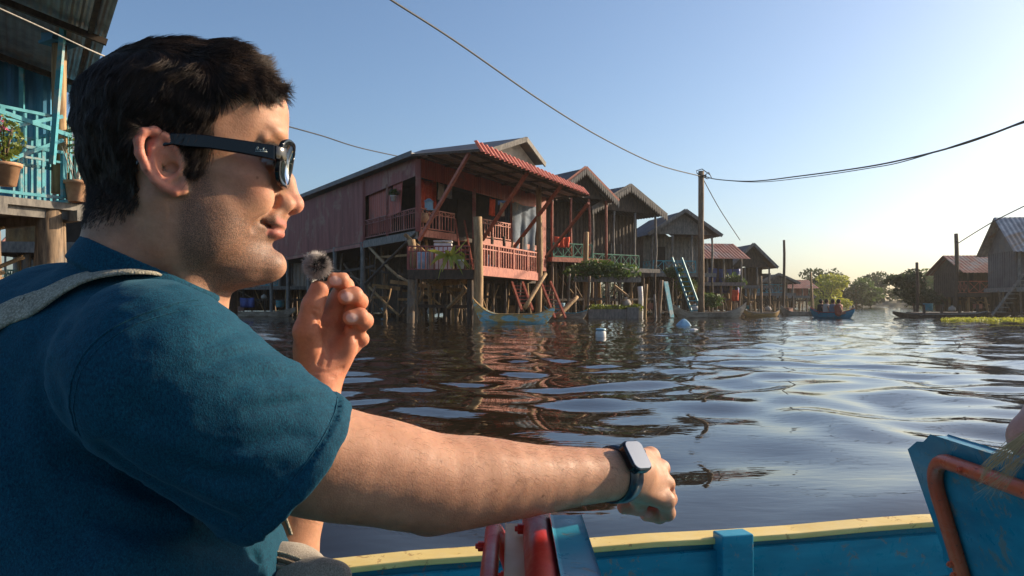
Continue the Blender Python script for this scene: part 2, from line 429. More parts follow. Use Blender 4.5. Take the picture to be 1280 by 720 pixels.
    # hair
    for k, c1, c2 in (('hair', (0.012, 0.0075, 0.005), (0.06, 0.034, 0.02)), ('blond', (0.50, 0.30, 0.13), (0.78, 0.55, 0.30)), ('armhair', (0.10, 0.055, 0.035), (0.2, 0.12, 0.08))):
        m, nt, bs = newmat('hair_'+k); g = nt.nodes.new('ShaderNodeNewGeometry')
        nt.links.new(ramp(nt, g.outputs['Random Per Island'], [(0, c1), (1, c2)]), bs.inputs['Base Color'])
        bs.inputs['Roughness'].default_value = 0.5; bs.inputs['Specular IOR Level'].default_value = 0.3; M[k] = m
    # melange jersey
    m, nt, bs = newmat('teal_melange_jersey'); v = coords(nt, 'Object', (1, 1, 1))
    n1 = noise(nt, coords(nt, 'Object', (1.0, 1.0, 0.5)), 700, 3, 0.8); n2 = noise(nt, v, 1100, 2, 0.5)
    c = ramp(nt, n1, [(0.36, (0.0012, 0.024, 0.05)), (0.66, (0.003, 0.078, 0.125))]); c = mix(nt, 0.5, c, ramp(nt, n2, [(0.3, (0.5, 0.5, 0.55)), (0.7, (1.3, 1.3, 1.3))]), 'MULTIPLY')
    nt.links.new(c, bs.inputs['Base Color']); bs.inputs['Roughness'].default_value = 0.85
    bs.inputs['Sheen Weight'].default_value = 0.15; bs.inputs['Sheen Roughness'].default_value = 0.4
    bs.inputs['Sheen Tint'].default_value = (0.3, 0.65, 0.8, 1); bs.inputs['Specular IOR Level'].default_value = 0.2
    w = noise(nt, v, 900, 2); p = bump(nt, bs, w, 0.4, 0.0008); bump(nt, bs, n1, 0.3, 0.001, p)
    M['shirt'] = m
    m, nt, bs = newmat('khaki_canvas'); v = coords(nt, 'Object'); n1 = noise(nt, v, 700, 2, 0.6); n2 = noise(nt, v, 12, 4)
    c = mix(nt, 0.6, ramp(nt, n1, [(0.3, (0.22, 0.19, 0.15)), (0.7, (0.46, 0.40, 0.33))]), ramp(nt, n2, [(0.3, (0.8, 0.8, 0.8)), (0.7, (1.1, 1.1, 1.1))]), 'MULTIPLY')
    nt.links.new(c, bs.inputs['Base Color']); bs.inputs['Roughness'].default_value = 0.95; bump(nt, bs, n1, 0.5, 0.001); M['canvas'] = m
    m, nt, bs = newmat('grey_webbing'); v = coords(nt, 'Object'); wv = mk(nt, 'ShaderNodeTexVoronoi', Scale=500.0); nt.links.new(v, wv.inputs['Vector']); n2 = noise(nt, v, 60, 4)
    nt.links.new(mix(nt, 0.6, ramp(nt, wv.outputs['Distance'], [(0.1, (0.46, 0.42, 0.33)), (0.7, (0.22, 0.2, 0.145))]), ramp(nt, n2, [(0.3, (0.75,)*3), (0.7, (1.15,)*3)]), 'MULTIPLY'), bs.inputs['Base Color'])
    bs.inputs['Roughness'].default_value = 0.9; bump(nt, bs, wv.outputs['Distance'], 0.6, 0.0012); M['web'] = m
    M['shortcloth'] = grime('dark_short_cloth', (0.03, 0.035, 0.045), (0.06, 0.065, 0.08), None, 60, 0.9, (1, 1, 1), 0.2)
    m, nt, bs = newmat('black_acetate'); bs.inputs['Base Color'].default_value = (0.006, 0.006, 0.007, 1); bs.inputs['Roughness'].default_value = 0.12; M['acetate'] = m
    bs.inputs['Specular IOR Level'].default_value = 0.4
    m, nt, bs = newmat('black_silicone'); v = coords(nt, 'Object'); nt.links.new(noise(nt, v, 60, 3), bs.inputs['Coat Weight']); bs.inputs['Base Color'].default_value = (0.008, 0.014, 0.024, 1); bs.inputs['Roughness'].default_value = 0.3; M['silicone'] = m
    m, nt, bs = newmat('dark_green_lens'); bs.inputs['Base Color'].default_value = (0.07, 0.10, 0.085, 1); bs.inputs['Roughness'].default_value = 0.02
    bs.inputs['Transmission Weight'].default_value = 0.8; bs.inputs['IOR'].default_value = 1.25; M['lens'] = m
    m, nt, bs = newmat('watch_glass'); bs.inputs['Base Color'].default_value = (0.03, 0.03, 0.035, 1); bs.inputs['Roughness'].default_value = 0.08; bs.inputs['Specular IOR Level'].default_value = 1.0
    bs.inputs['Coat Weight'].default_value = 1.0; bs.inputs['Coat IOR'].default_value = 2.6; bs.inputs['Coat Roughness'].default_value = .06; bs.inputs['Metallic'].default_value = 0.0; M['glass'] = m
    m, nt, bs = newmat('silver_print'); bs.inputs['Base Color'].default_value = (0.6, 0.66, 0.63, 1); bs.inputs['Metallic'].default_value = 0.6; bs.inputs['Roughness'].default_value = 0.4; M['silver'] = m
    m, nt, bs = newmat('brass_zip'); v = coords(nt, 'Object'); wv = mk(nt, 'ShaderNodeTexWave', Scale=220.0); nt.links.new(v, wv.inputs['Vector']); nt.links.new(ramp(nt, wv.outputs['Fac'], [(0.3, (0.1, 0.07, 0.045)), (0.7, (0.32, 0.23, 0.14))]), bs.inputs['Base Color'])
    bs.inputs['Roughness'].default_value = 0.6; bump(nt, bs, wv.outputs['Fac'], 0.5, 0.001); M['zip'] = m
    for k, a, b in (('furd', (0.015, 0.015, 0.017), (0.05, 0.05, 0.055)), ('furl', (0.42, 0.37, 0.34), (0.75, 0.68, 0.63))):
        m, nt, bs = newmat(k); g = nt.nodes.new('ShaderNodeNewGeometry'); nt.links.new(ramp(nt, g.outputs['Random Per Island'], [(0, a), (1, b)]), bs.inputs['Base Color']); bs.inputs['Roughness'].default_value = 0.8; M[k] = m
mats()
# ------------------------------------------------ the man on the boat
FAST = False
HC = A(at(235, 200, .766)); PHI = R(16.5); PSI = R(23)-PHI
HX = A((math.cos(PHI), math.sin(PHI), 0)); HY = A((-math.sin(PHI), math.cos(PHI), 0)); HZ = A((0, 0, 1))
HM = np.stack([HX, HY, HZ], 1)      # local -> world columns
def h2w(l): return HC + A(l)@HM.T
def w2h(P): return (P-HC)@HM
KX, KZ = .000745, .000806
def hl(px, py, y=0.0):
    """head point from its place in the side view, y = sideways distance (negative = the near side)"""
    w = y*math.cos(PSI); s = 1+w/.80
    z = KZ*((377-py)*s-177)
    u = (px-235)*KX*s
    x = (u - y*math.sin(PSI))/math.cos(PSI)
    return A((x, y, z))
def interp(z, tab):
    t = A(tab); o = np.argsort(t[:, 0]); return np.interp(z, t[o, 0], t[o, 1])
def zz(py): return (200-py)*KZ
XW = (222-235)*KX
_fr = [(40, 300), (60, 330), (90, 350), (120, 356), (140, 357), (158, 359), (166, 360), (174, 357), (182, 352), (192, 349), (205, 346), (222, 346), (240, 348), (255, 350), (268, 351), (276, 351), (285, 350), (296, 349), (303, 347.5), (309, 348.5), (317, 351.5), (327, 354), (337, 353), (345, 348), (351, 338), (358, 318), (366, 280)]
_hw = [(40, 70), (60, 70), (150, 70), (180, 68.5), (205, 69), (225, 69.5), (240, 69), (262, 66), (280, 62), (300, 59), (318, 56), (335, 50), (348, 41), (358, 33), (370, 26)]
_nn = [(60, 2.2), (150, 2.5), (180, 2.6), (220, 2.3), (260, 2.05), (280, 1.85), (300, 1.8), (340, 1.85), (366, 1.9)]
def head(P):
    p = w2h(P); x, y, z = p.T; ya = np.abs(y); q = np.stack([x, ya, z], 1)
    xf = interp(z, [(zz(a), (b-235)*KX) for a, b in _fr]); hw = interp(z, [(zz(a), b/1000) for a, b in _hw]); n = interp(z, [(zz(a), b) for a, b in _nn])
    af = xf-XW; ab = .052
    dx = x-XW; aa = np.where(dx > 0, af, ab)
    qq = ((np.abs(dx)/aa)**n+(ya/hw)**n)**(1/n)
    loft = (qq-1)*np.minimum(aa, hw)*0.9
    # jaw underside, rising towards the ear
    a = hl(338, 356); b = hl(258, 358)
    d = b-a; nrm = A((d[2], 0, -d[0])); nrm /= np.linalg.norm(nrm)
    if nrm[2] > 0: nrm = -nrm
    under = (q-a)@nrm
    top = z-zz(120)
    face = smax(smax(loft, under, .018), top, .02)
    cran = s_ell(q, hl(229, 143), (.0880, .0725, .063))
    cran = smin(cran, s_ell(q, hl(203, 168), (.069, .069, .063)), .02)
    cran = smin(cran, s_ell(q, hl(287, 128), (.050, .060, .050)), .02)
    d = smin(cran, face, .022)
    # temples slightly hollow, cheekbones, cheek, masseter, brow
    d = smax(d, -s_ell(q, hl(318, 165, 0)+A((0, .082, 0)), (.022, .012, .022)), .014)
    d = smin(d, s_ell(q, hl(306, 226)+A((0, .050, 0)), (.024, .013, .011)), .018)
    d = smin(d, s_ell(q, hl(312, 252)+A((0, .038, 0)), (.021, .017, .016)), .022)
    d = smin(d, s_ell(q, hl(245, 290)+A((0, .052, 0)), (.024, .011, .028)), .025)
    d = smin(d, s_ell(q, hl(268, 288)+A((0, .045, 0)), (.026, .016, .026)), .025)
    d = smin(d, s_ell(q, hl(282, 343), (.034, .028, .0115)), .02)
    d = smin(d, s_ell(q, hl(345, 169)+A((0, .024, 0)), (.011, .021, .006)), .011)
    # sockets and eyes
    d = smax(d, -s_ell(q, hl(355, 200)+A((0, .033, 0)), (.019, .019, .012)), .010)
    d = smax(d, -s_ell(q, hl(353, 192)+A((0, .013, 0)), (.010, .006, .012)), .008)
    ec = hl(331, 202)+A((0, .031, 0))
    lid = smax(s_sph(q, ec, .0142), -(np.abs(q[:, 2]-ec[2]+.0012+(q[:, 1]-ec[1])**2*6)-.0042+((q[:, 1]-ec[1])/.03)**2*.008), .0015)
    d = smin(d, lid, .004); d = np.minimum(d, s_sph(q, ec, .0128))
    d = smin(d, s_cone(q, hl(344, 180)+A((0, .014, 0)), hl(333, 179)+A((0, .047, 0)), .0042, .003), .008)     # brow
    # nose
    no = s_cone(q, hl(346, 186), hl(361, 222), .0065, .0085)
    no = smin(no, s_cone(q, hl(361, 222), hl(371, 249), .0085, .0088), .006)
    no = smin(no, s_ell(q, hl(371.5, 251.5), (.0102, .0106, .0094)), .005)
    no = smin(no, s_ell(q, hl(355.5, 253.5)+A((0, .0142, 0)), (.0125, .0070, .0094)), .005)
    no = smin(no, s_cone(q, hl(370, 256), hl(354, 263), .0048, .0045), .004)
    no = smin(no, s_ell(q, hl(350, 240), (.013, .014, .024)), .010)
    d = smin(d, no, .0075)
    d = smax(d, -s_ell(q, hl(362, 261)+A((0, .0072, 0)), (.0062, .0028, .0040)), .002)
    d = smax(d, -s_cone(q, hl(350, 246)+A((0, .0195, 0)), hl(346, 258)+A((0, .021, 0)), .0018, .0024), .004)
    # philtrum, lips, mouth line, nasolabial fold, chin
    d = smin(d, s_ell(q, hl(344, 270), (.011, .024, .010)), .010)
    d = smin(d, s_ell(q, hl(346.5, 277.5), (.0115, .0240, .0058), rotm(0, 18)), .005)
    d = smin(d, s_ell(q, hl(343.5, 291), (.0120, .0215, .0066)), .0045)
    d = smax(d, -s_cone(q, hl(358, 284.5), hl(345, 283.5)+A((0, .014, 0)), .0006, .0011), .0022)
    d = smax(d, -s_cone(q, hl(345, 283.5)+A((0, .014, 0)), hl(330, 278.5)+A((0, .0285, 0)), .0013, .0015), .004)
    d = smax(d, -s_cone(q, hl(347, 254)+A((0, .025, 0)), hl(324, 286)+A((0, .041, 0)), .0016, .0022), .009)
    d = smin(d, s_ell(q, hl(338, 331), (.0155, .018, .0135)), .012)
    d = smax(d, -s_ell(q, hl(352.5, 304), (.0050, .013, .0040)), .008)
    return d
EAR_PTS = [(231, 207), (220, 184), (208, 170), (194, 164), (180, 168), (174.5, 180), (176, 196), (184, 214), (194, 229), (207, 239), (219, 242), (229, 238), (231, 226)]
EAR_PTS = [(205+(a-205)*.93, 203+(b_-203)*.93) for a, b_ in EAR_PTS]
def ear(P):
    p = w2h(P); q = np.stack([p[:, 0], np.abs(p[:, 1]), p[:, 2]], 1)
    def e(px, py, off=0.0):
        l = hl(px, py, -.078); back = (231-px)/58.0
        return A((l[0], .0705+.0175*max(0, back)**0.8+off, l[2]))
    d = None
    rr = [.0022, .0030, .0036, .0040, .0042, .0042, .0040, .0038, .0036, .0036, .0046, .0050, .0042]
    for i in range(len(EAR_PTS)-1):
        c = s_cone(q, e(*EAR_PTS[i]), e(*EAR_PTS[i+1]), rr[i], rr[i+1])
        d = c if d is None else smin(d, c, .0025)
    # inner plate tilted like the rim
    pl = None
    for (a, b, r) in ((e(198, 185, -.005), e(196, 205, -.005), .0085), (e(196, 205, -.005), e(212, 228, -.005), .0085), (e(198, 185, -.007), e(222, 200, -.005), .0095)):
        c = s_cone(q, a, b, r, r*.9); pl = c if pl is None else smin(pl, c, .006)
    n = A((.30, 1, 0)); n /= np.linalg.norm(n); n = A((.26, .965, 0))
    plane = np.abs((q-e(200, 200, -.0045))@n)-.0026
    pl = smax(pl, plane, .003); d = smin(d, pl, .003)
    # antihelix with its fork, tragus
    ah = [(200, 176), (192, 190), (191, 206), (199, 221), (209, 226), (217, 221)]
    for i in range(len(ah)-1): d = smin(d, s_cone(q, e(*ah[i], -.001), e(*ah[i+1], -.001), .0025, .0027), .003)
    d = smin(d, s_cone(q, e(192, 190, -.002), e(209, 178, -.003), .0022, .002), .003)
    d = smin(d, s_cone(q, e(222, 206, -.001), e(222, 214, 0), .0035, .0040), .004)
    d = smax(d, -s_ell(q, e(210, 208, .0015), (.0075, .006, .0095)), .004)
    d = smax(d, -s_ell(q, e(216, 209, -.004), (.0050, .009, .0048)), .003)
    return d
def neck(P):
    p = w2h(P); q = p.copy()
    a = hl(190, 262); b = hl(163, 392)
    d = s_cone(q*A((1, 1.06, 1)), a*A((1, 1.06, 1)), b*A((1, 1.06, 1)), .0535, .0590)
    d = smin(d, s_cone(q, hl(234, 326), hl(238, 410), .034, .036), .03)
    d = smin(d, s_cone(q, hl(268, 352), hl(265, 372), .008, .009), .02)
    # sternomastoid from behind the ear down to the collarbone
    d = smin(d, s_cone(np.stack([q[:, 0], np.abs(q[:, 1]), q[:, 2]], 1), hl(207, 262)+A((0, .055, 0)), hl(252, 395)+A((0, .030, 0)), .011, .011), .018)
    return d
# joints (world)
SR = A(at(196, 462, .635)); ER = A(at(525, 601, .745)); WR = A(at(776, 591, .885))
SL = A((-.455, .965, 1.035)); EL = A(at(348, 712, .905)); WL = A(at(397, 482, .95))
def p3(px, py, D): return A(at(px, py, D))
NK = h2w(hl(170, 380))
def torso(P, g=0.0):
    d = s_ell(P, A((-.435, .80, .90)), (.125+g, .165+g, .22+g))
    d = smin(d, s_ell(P, A((-.375, .785, .70)), (.150+g, .165+g, .20+g)), .06)
    d = smin(d, s_cone(P, NK+A((-.012, -.02, -.030)), SR+A((-.02, .03, .0)), .050+g, .062+g), .04)
    d = smin(d, s_cone(P, NK+A((-.012, .02, -.030)), SL+A((-.01, -.03, 0)), .050+g, .058+g), .04)
    d = smin(d, s_cone(P, A((-.49, .80, 1.03)), A((-.50, .80, .70)), .085+g, .10+g), .06)
    return d
def lower(P):
    d = s_ell(P, A((-.40, .79, .56)), (.16, .18, .13))
    for s, kx in ((-1, .02), (1, 0)):
        hip = A((-.36, .79+s*.09, .55)); kn = A((.04+kx, .93+s*.13, .56)); an = A((.02+kx, .95+s*.13, .20))
        d = smin(d, s_cone(P, hip, kn, .088, .062), .03); d = smin(d, s_cone(P, kn, an, .057, .038), .02)
        d = smin(d, s_cone(P, an+A((-.02, 0, -.05)), an+A((.17, .04, -.07)), .036, .028), .03)
    return d
ARM = [(330, 545, .668, .0540), (400, 576, .690, .0508), (478, 590, .722, .0492), (540, 604, .750, .0472), (600, 601, .780, .0440), (660, 600, .812, .0372), (715, 596, .845, .0318), (765, 593, .877, .0284), (795, 590, .900, .0262)]
def _spl(c, n=3):
    c = [A(x) for x in c]; out = []
    for i in range(len(c)-1):
        a, b, e, f_ = c[max(i-1, 0)], c[i], c[i+1], c[min(i+2, len(c)-1)]
        for k in range(n):
            t = k/n; out.append(.5*((2*b)+(-a+e)*t+(2*a-5*b+4*e-f_)*t*t+(-a+3*b-3*e+f_)*t**3))
    out.append(c[-1]); return out
ARMS = [(p3(*q_[:3]), q_[3]) for q_ in _spl([(p[0], p[1], p[2], p[3]) for p in ARM], 2)]
def arm_r(P):
    d = s_cone(P, SR, ARMS[0][0], .062, .0540)
    for a, b in zip(ARMS[:-1], ARMS[1:]): d = smin(d, s_cone(P, a[0], b[0], a[1]-.0026, b[1]-.0026), .014)
    d = smin(d, s_sph(P, p3(534, 648, .757), .011), .022)          # olecranon
    return d
def chain(P, pts, k=.004):
    d = None
    for a, b in zip(pts[:-1], pts[1:]):
        c = s_cone(P, a[0], b[0], a[1], b[1]); d = c if d is None else smin(d, c, k)
    return d
RF = [[(p3(831, 626, .925), .0110), (p3(834, 641, .95), .0098), (p3(824, 645, .967), .0092), (p3(808, 643, .955), .0086)],
      [(p3(830, 606, .942), .0118), (p3(836, 624, .972), .0100), (p3(825, 634, .985), .0094), (p3(806, 633, .98), .0086)],
      [(p3(824, 586, .955), .0116), (p3(828, 610, .99), .0098), (p3(815, 622, 1.0), .0090), (p3(800, 618, .99), .0084)],
      [(p3(812, 571, .965), .0106), (p3(814, 594, 1.0), .0088), (p3(803, 606, 1.0), .0080), (p3(794, 604, .985), .0076)]]
RT = [(p3(786, 606, .905), .0150), (p3(800, 624, .93), .0120), (p3(798, 634, .945), .0100), (p3(780, 634, .945), .0086)]
def hand_r(P):
    w = p3(782, 590, .892); d = None
    for (c, r), ww in zip([f[0] for f in RF], (p3(784, 606, .893), p3(783, 597, .893), p3(782, 587, .895), p3(781, 578, .898))):
        k = s_cone(P, ww, c, .0150, .0112); d = k if d is None else smin(d, k, .010)
    d = smin(d, s_cone(P, w, p3(815, 598, .94), .0185, .014), .02)
    for i, f in enumerate(RF):
        d = smin(d, chain(P, f), .004)
        d = smin(d, s_sph(P, f[0][0]+A((.001, -.003, .002)), .0098), .007)
    d = smin(d, chain(P, RT), .006)
    for f, ww in zip(RF[:4], (p3(786, 604, .885), p3(786, 597, .885), p3(785, 588, .887), p3(784, 580, .889))):   # tendons
        d = smin(d, s_cone(P, ww+A((0, -.010, 0)), f[0][0]+A((-.004, -.0088, .001)), .0022, .0026), .009)
    for i in range(3):
        m = (RF[i][0][0]+RF[i+1][0][0])/2+A((.008, -.004, .001)); d = smax(d, -s_sph(P, m, .0035), .007)
    return d
LF = [[(p3(413, 392, .965), .0150), (p3(431, 358, .955), .0122), (p3(426, 350, .940), .0110), (p3(416, 350, .934), .0100)],
      [(p3(430, 402, .980), .0125), (p3(449, 377, .957), .0118), (p3(443, 369, .936), .0112), (p3(432, 371, .928), .0104)],
      [(p3(440, 416, .978), .0120), (p3(456, 401, .953), .0112), (p3(450, 395, .934), .0106), (p3(438, 397, .927), .0098)],
      [(p3(440, 432, .975), .0115), (p3(452, 424, .975), .0098), (p3(447, 416, .962), .0090), (p3(438, 412, .957), .0084)]]
LF = [[(c, q_*.93) for c, q_ in f] for f in LF]
LT = [(p3(389, 450, .945), .0195), (p3(383, 414, .925), .0155), (p3(391, 382, .922), .0130), (p3(399, 362, .926), .0118)]
HCR = []
def hand_l(P, cr=True):
    d = s_cone(P, EL, p3(385, 560, .93), .040, .037)
    d = smin(d, s_cone(P, p3(385, 560, .93), WL, .037, .0275), .02)
    d = smin(d, s_cone(P, WL+A((-.006, 0, 0)), p3(405, 455, .955), .0255, .0215), .02)
    h = None
    for i, f in enumerate(LF):
        k = s_cone(P, p3(397+4*i, 462, .958), f[0][0], .0165, f[0][1]+.0008); h = k if h is None else smin(h, k, .008)
    h = smin(h, s_ell(P, p3(388, 428, .944), (.0205, .017, .034), rotm(0, 12)), .012)        # thenar
    h = smin(h, s_ell(P, p3(430, 440, .955), (.014, .013, .028), rotm(0, 20)), .012)
    h = smax(h, -s_ell(P, p3(415, 420, .934), (.012, .010, .020), rotm(0, 15)), .010)
    d = smin(d, h, .014)
    for i, f in enumerate(LF): d = smin(d, chain(P, f, .003), .0028)
    d = smin(d, chain(P, LT, .005), .006)
    if cr:
        for pp, w in HCR:
            best = np.full(len(P), 9.0)
            for a, b in zip(pp[:-1], pp[1:]):
                ba = b-a; t = np.clip(((P-a)@ba)/(ba@ba), 0, 1); best = np.minimum(best, np.linalg.norm(P-a-t[:, None]*ba, axis=1))
            d = d+w*np.exp(-(best/.0024)**2)
    return d
def march(f0, px, py, d0, d1, n=90):
    D = np.linspace(d0, d1, n); P = np.array([p3(px, py, x) for x in D]); v_ = f0(P); i = np.argmax(v_ < 0)
    if not (v_ < 0).any(): i = int(np.argmin(v_))
    return P[i]
def _prh(c): return np.array([march(lambda P: hand_l(P, False), x, y, .86, .99) for x, y in c])
HCR = [(_prh(c), w) for c, w in (([(391, 392), (399, 406), (404, 422), (403, 440), (398, 454)], .0019), ([(399, 396), (412, 408), (428, 418), (444, 424)], .0018), ([(405, 384), (418, 396), (434, 407), (448, 412)], .0014),
    ([(378, 424), (388, 421)], .0010), ([(377, 428), (387, 427)], .0008), ([(386, 384), (398, 387)], .0010), ([(372, 462), (390, 466), (412, 466), (428, 460)], .0011), ([(373, 468), (392, 472), (418, 471)], .0009), ([(410, 425), (412, 445), (408, 458)], .0008))]
BIG = 9.0
GR = [(head, A(h2w(hl(235, 205))), .19), (ear, A(h2w(hl(205, 205))), .19), (neck, A(h2w(hl(190, 330))), .19)]
def body(P):
    d = torso(P, -.008); d = smin(d, lower(P), .04)
    def grp(fn, c, r):
        m = ((P-c)**2).sum(1) < (r+.03)**2
        o = np.full(len(P), BIG)
        if m.any(): o[m] = fn(P[m])
        return o
    hn = smin(grp(neck, A(h2w(hl(190, 330))), .17), d, .035)
    hh = grp(head, A(h2w(hl(232, 205))), .165); hn = smin(hn, hh, .014)
    ee = grp(ear, A(h2w(hl(205, 205))), .12); hn = smin(hn, ee, .0045)
    ar = grp(arm_r, (SR+WR)/2, .33); hn = smin(hn, ar, .02)
    hr = grp(hand_r, p3(805, 605, .94), .11); hn = smin(hn, hr, .010)
    al = np.full(len(P), BIG); m = ((P-(EL+WL)/2)**2).sum(1) < .26**2
    if m.any(): al[m] = hand_l(P[m])
    al = smin(al, s_cone(P, SL, EL, .052, .043), .02)
    return smin(hn, al, .02) if False else np.minimum(hn, np.where(al < BIG/2, al, BIG)) if False else smin(hn, al, .006)

man = empty('person', (-.40, .80, .45), 0, 'man in a teal T-shirt holding up a fluffy microphone, one arm over a chair back', 'person')
V, Q = mesh_sdf(body, (-.66, .45, .08), (.30, 1.22, 1.40), .0022)
bodyo = np_mesh('body', V, Q, M['skin'], man)
# colour masks from position: stubble, lips, redness, palms, eyes
L = w2h(V); ya = np.abs(L[:, 1])
su = L[:, 0]*math.cos(PSI)+L[:, 1]*math.sin(PSI); ww_ = L[:, 1]*math.cos(PSI); ss = 1+ww_/.80
PX = 235+su/(KX*ss); PY = 377-(L[:, 2]/KZ+177)/ss         # where a vertex sits in the side view
headm = ((V-h2w(hl(235, 215)))**2).sum(1) < .19**2
base = np.tile(A((.50, .275, .172)), (len(V), 1))
def blend(m, c): 
    global base
    m = np.clip(m, 0, 1)[:, None]; base = base*(1-m)+A(c)*m
def ball(c, r, soft=1.0):
    return np.clip(1.6-np.linalg.norm((L-A(c))/A(r), axis=1)*1.6, 0, 1)
q = np.stack([L[:, 0], ya, L[:, 2]], 1)
def qball(c, r): return np.clip(1.5*(1.3-np.linalg.norm((q-A(c))/A(r), axis=1)), 0, 1)*headm
blend(.55*qball(hl(315, 232)+A((0, .045, 0)), (.03, .03, .02)), (.58, .25, .165))
blend(.6*qball(hl(371, 250), (.014, .016, .014)), (.62, .24, .165))
earm = np.clip((ya-.0735)/.006, 0, 1)*(np.abs(PX-203) < 36)*(np.abs(PY-203) < 46)*headm
blend(.75*earm, (.66, .24, .17))
lipu = np.clip(1-np.abs((q[:, 2]-zz(278.5)-(ya/.028)**2*.0035)/.0042)**4, 0, 1)*(ya < .0255)*(q[:, 0] > hl(329, 280)[0])*headm
lipl = np.clip(1-np.abs((q[:, 2]-zz(291.5)-(ya/.028)**2*.0045)/.0056)**4, 0, 1)*(ya < .0235)*(q[:, 0] > hl(331, 280)[0])*headm
blend(.8*np.maximum(lipu, lipl), (.50, .17, .14))
# stubble region polygon in side view
def inpoly(X, Y, poly):
    c = np.zeros(len(X), bool); n = len(poly); j = n-1
    for i in range(n):
        xi, yi = poly[i]; xj, yj = poly[j]
        c ^= ((yi > Y) != (yj > Y)) & (X < (xj-xi)*(Y-yi)/(yj-yi+1e-12)+xi); j = i
    return c
def polymask(X, Y, poly, soft=7, n=9):
    acc = 0
    rs = np.random.RandomState(1)
    for k in range(n*2):
        a = k*2.399; r = soft*math.sqrt((k+.5)/(n*2)); acc = acc+inpoly(X+r*math.cos(a), Y+r*math.sin(a), poly)
    return acc/(n*2)
BEARD = [(224, 205), (262, 205), (266, 232), (280, 252), (305, 266), (322, 272), (336, 266), (352, 264), (358, 270), (360, 330), (345, 362), (300, 372), (262, 372), (232, 340), (222, 300), (226, 250)]
st = polymask(PX, PY, BEARD, 9)*headm*(1-np.clip(np.maximum(lipu, lipl)*1.5, 0, 1))*(earm < .1)
HAIR = [(357, 116), (350, 112), (334, 112), (318, 108), (302, 108), (290, 116), (279, 130), (272, 146), (264, 160), (259, 176), (256, 196), (251, 214), (241, 222), (231, 214), (231, 196), (226, 178), (214, 162), (192, 156), (175, 164), (169, 182), (168, 205), (172, 230), (168, 255), (150, 272), (118, 284), (96, 290), (60, 250), (60, 40), (357, 20)]
hm = polymask(PX, PY, HAIR, 4)*headm*(earm < .1)
blend(.55*hm, (.10, .06, .045))
fuzz = polymask(PX, PY, [(96, 270), (170, 240), (176, 262), (158, 292), (120, 305), (100, 302)], 8)*headm
blend(.45*fuzz, (.10, .06, .04))
eyem = headm*(np.abs(np.linalg.norm(q-(hl(331, 202)+A((0, .031, 0))), axis=1)-.0128) < .0006)*(np.abs(q[:, 2]-hl(331, 202)[2]) < .0065)*(q[:, 0] > hl(331, 202)[0])
blend(eyem*1.0, (.7, .66, .62))
ir = eyem*(np.linalg.norm((q-(hl(331, 202)+A((.0122, .0308, -.0005))))*A((.3, 1, 1)), axis=1) < .0062); blend(ir*1.0, (.03, .016, .01))
brow = qball(hl(349, 186)+A((0, .020, .001)), (.02, .014, .0045)); brow = np.maximum(brow, qball(hl(338, 186)+A((0, .038, .001)), (.02, .014, .004))); blend(.8*brow, (.05, .03, .02))
nost = qball(hl(361, 261)+A((0, .0072, 0)), (.005, .003, .003)); blend(.7*nost, (.12, .04, .03))
# raised palm warmer, its backlit orange put into the skin colour; pale nails
pl = np.clip(1.3-np.linalg.norm((V-p3(412, 425, .945))/A((.07, .05, .10)), axis=1), 0, 1)*2
blend(.75*np.clip(pl, 0, 1), (.64, .25, .14))
def nail(c, n_, t_, r=(.0055, .0075)):
    n_ = A(n_)/np.linalg.norm(n_); t_ = A(t_)-n_*(A(t_)@n_); t_ /= np.linalg.norm(t_); b = np.cross(n_, t_)
    dd = V-c; m = np.clip((1.0-np.sqrt((dd@t_/r[1])**2+(dd@b/r[0])**2))*6, 0, 1)*((dd@n_) > -.006)*(np.linalg.norm(dd, axis=1) < .013)
    return m
NAILS = [(p3(419, 351, .927), (.15, -1, .15), (-1, 0, 0)), (p3(434, 371, .920), (.15, -1, .1), (-1, 0, -.1)), (p3(440, 397, .919), (.15, -1, .1), (-1, 0, -.1))]
for c, n_, t_ in NAILS: blend(.9*nail(c, n_, t_, (.0062, .0082)), (.80, .56, .48))
blend(.9*nail(p3(812, 644, .944), (-.1, -1, -.3), (-1, 0, -.2), (.005, .006)), (.72, .42, .36))
blend(.5*np.clip(1.3-np.linalg.norm((V-p3(798, 640, .95))/A((.03, .04, .012)), axis=1), 0, 1), (.72, .25, .2))
set_color(bodyo, 'skin', base); set_color(bodyo, 'mask', np.stack([st*.95, fuzz, st*0], 1))

# ---- hair: cropped back and sides, longer combed top
def cap(P):
    p = w2h(P); q = np.stack([p[:, 0], np.abs(p[:, 1]), p[:, 2]], 1)
    d = s_ell(q, hl(228, 142), (.0900, .0770, .0700))
    d = smin(d, s_ell(q, hl(193, 172), (.0665, .0755, .0660)), .02)
    d = smin(d, s_ell(q, hl(284, 116), (.044, .056, .029)), .02)
    d = smin(d, s_ell(q, hl(319, 110), (.0150, .040, .0135)), .012)
    d = smin(d, s_ell(q, hl(318, 102), (.0110, .034, .010), rotm(0, 40)), .010)
    d = smin(d, s_cone(q, hl(169, 215), hl(175, 258), .048, .041), .02)
    d = smin(d, head(P)-.0065, .012)
    return d+.002*vnoise(P, .018)+.0012*vnoise(P*A((1, 1, .5)), .006)
def side_xy(P):
    l = w2h(P); u = l[:, 0]*math.cos(PSI)+l[:, 1]*math.sin(PSI); w = l[:, 1]*math.cos(PSI); s = 1+w/.80
    return 235+u/(KX*s), 377-(l[:, 2]/KZ+177)/s, l
def hairmask(P):
    # mirrored to the near side so both sides get the same hairline
    l = w2h(P); l2 = l.copy(); l2[:, 1] = -np.abs(l[:, 1]); X, Y, _ = side_xy(HC+l2@HM.T)
    return polymask(X, Y, HAIR, 5)
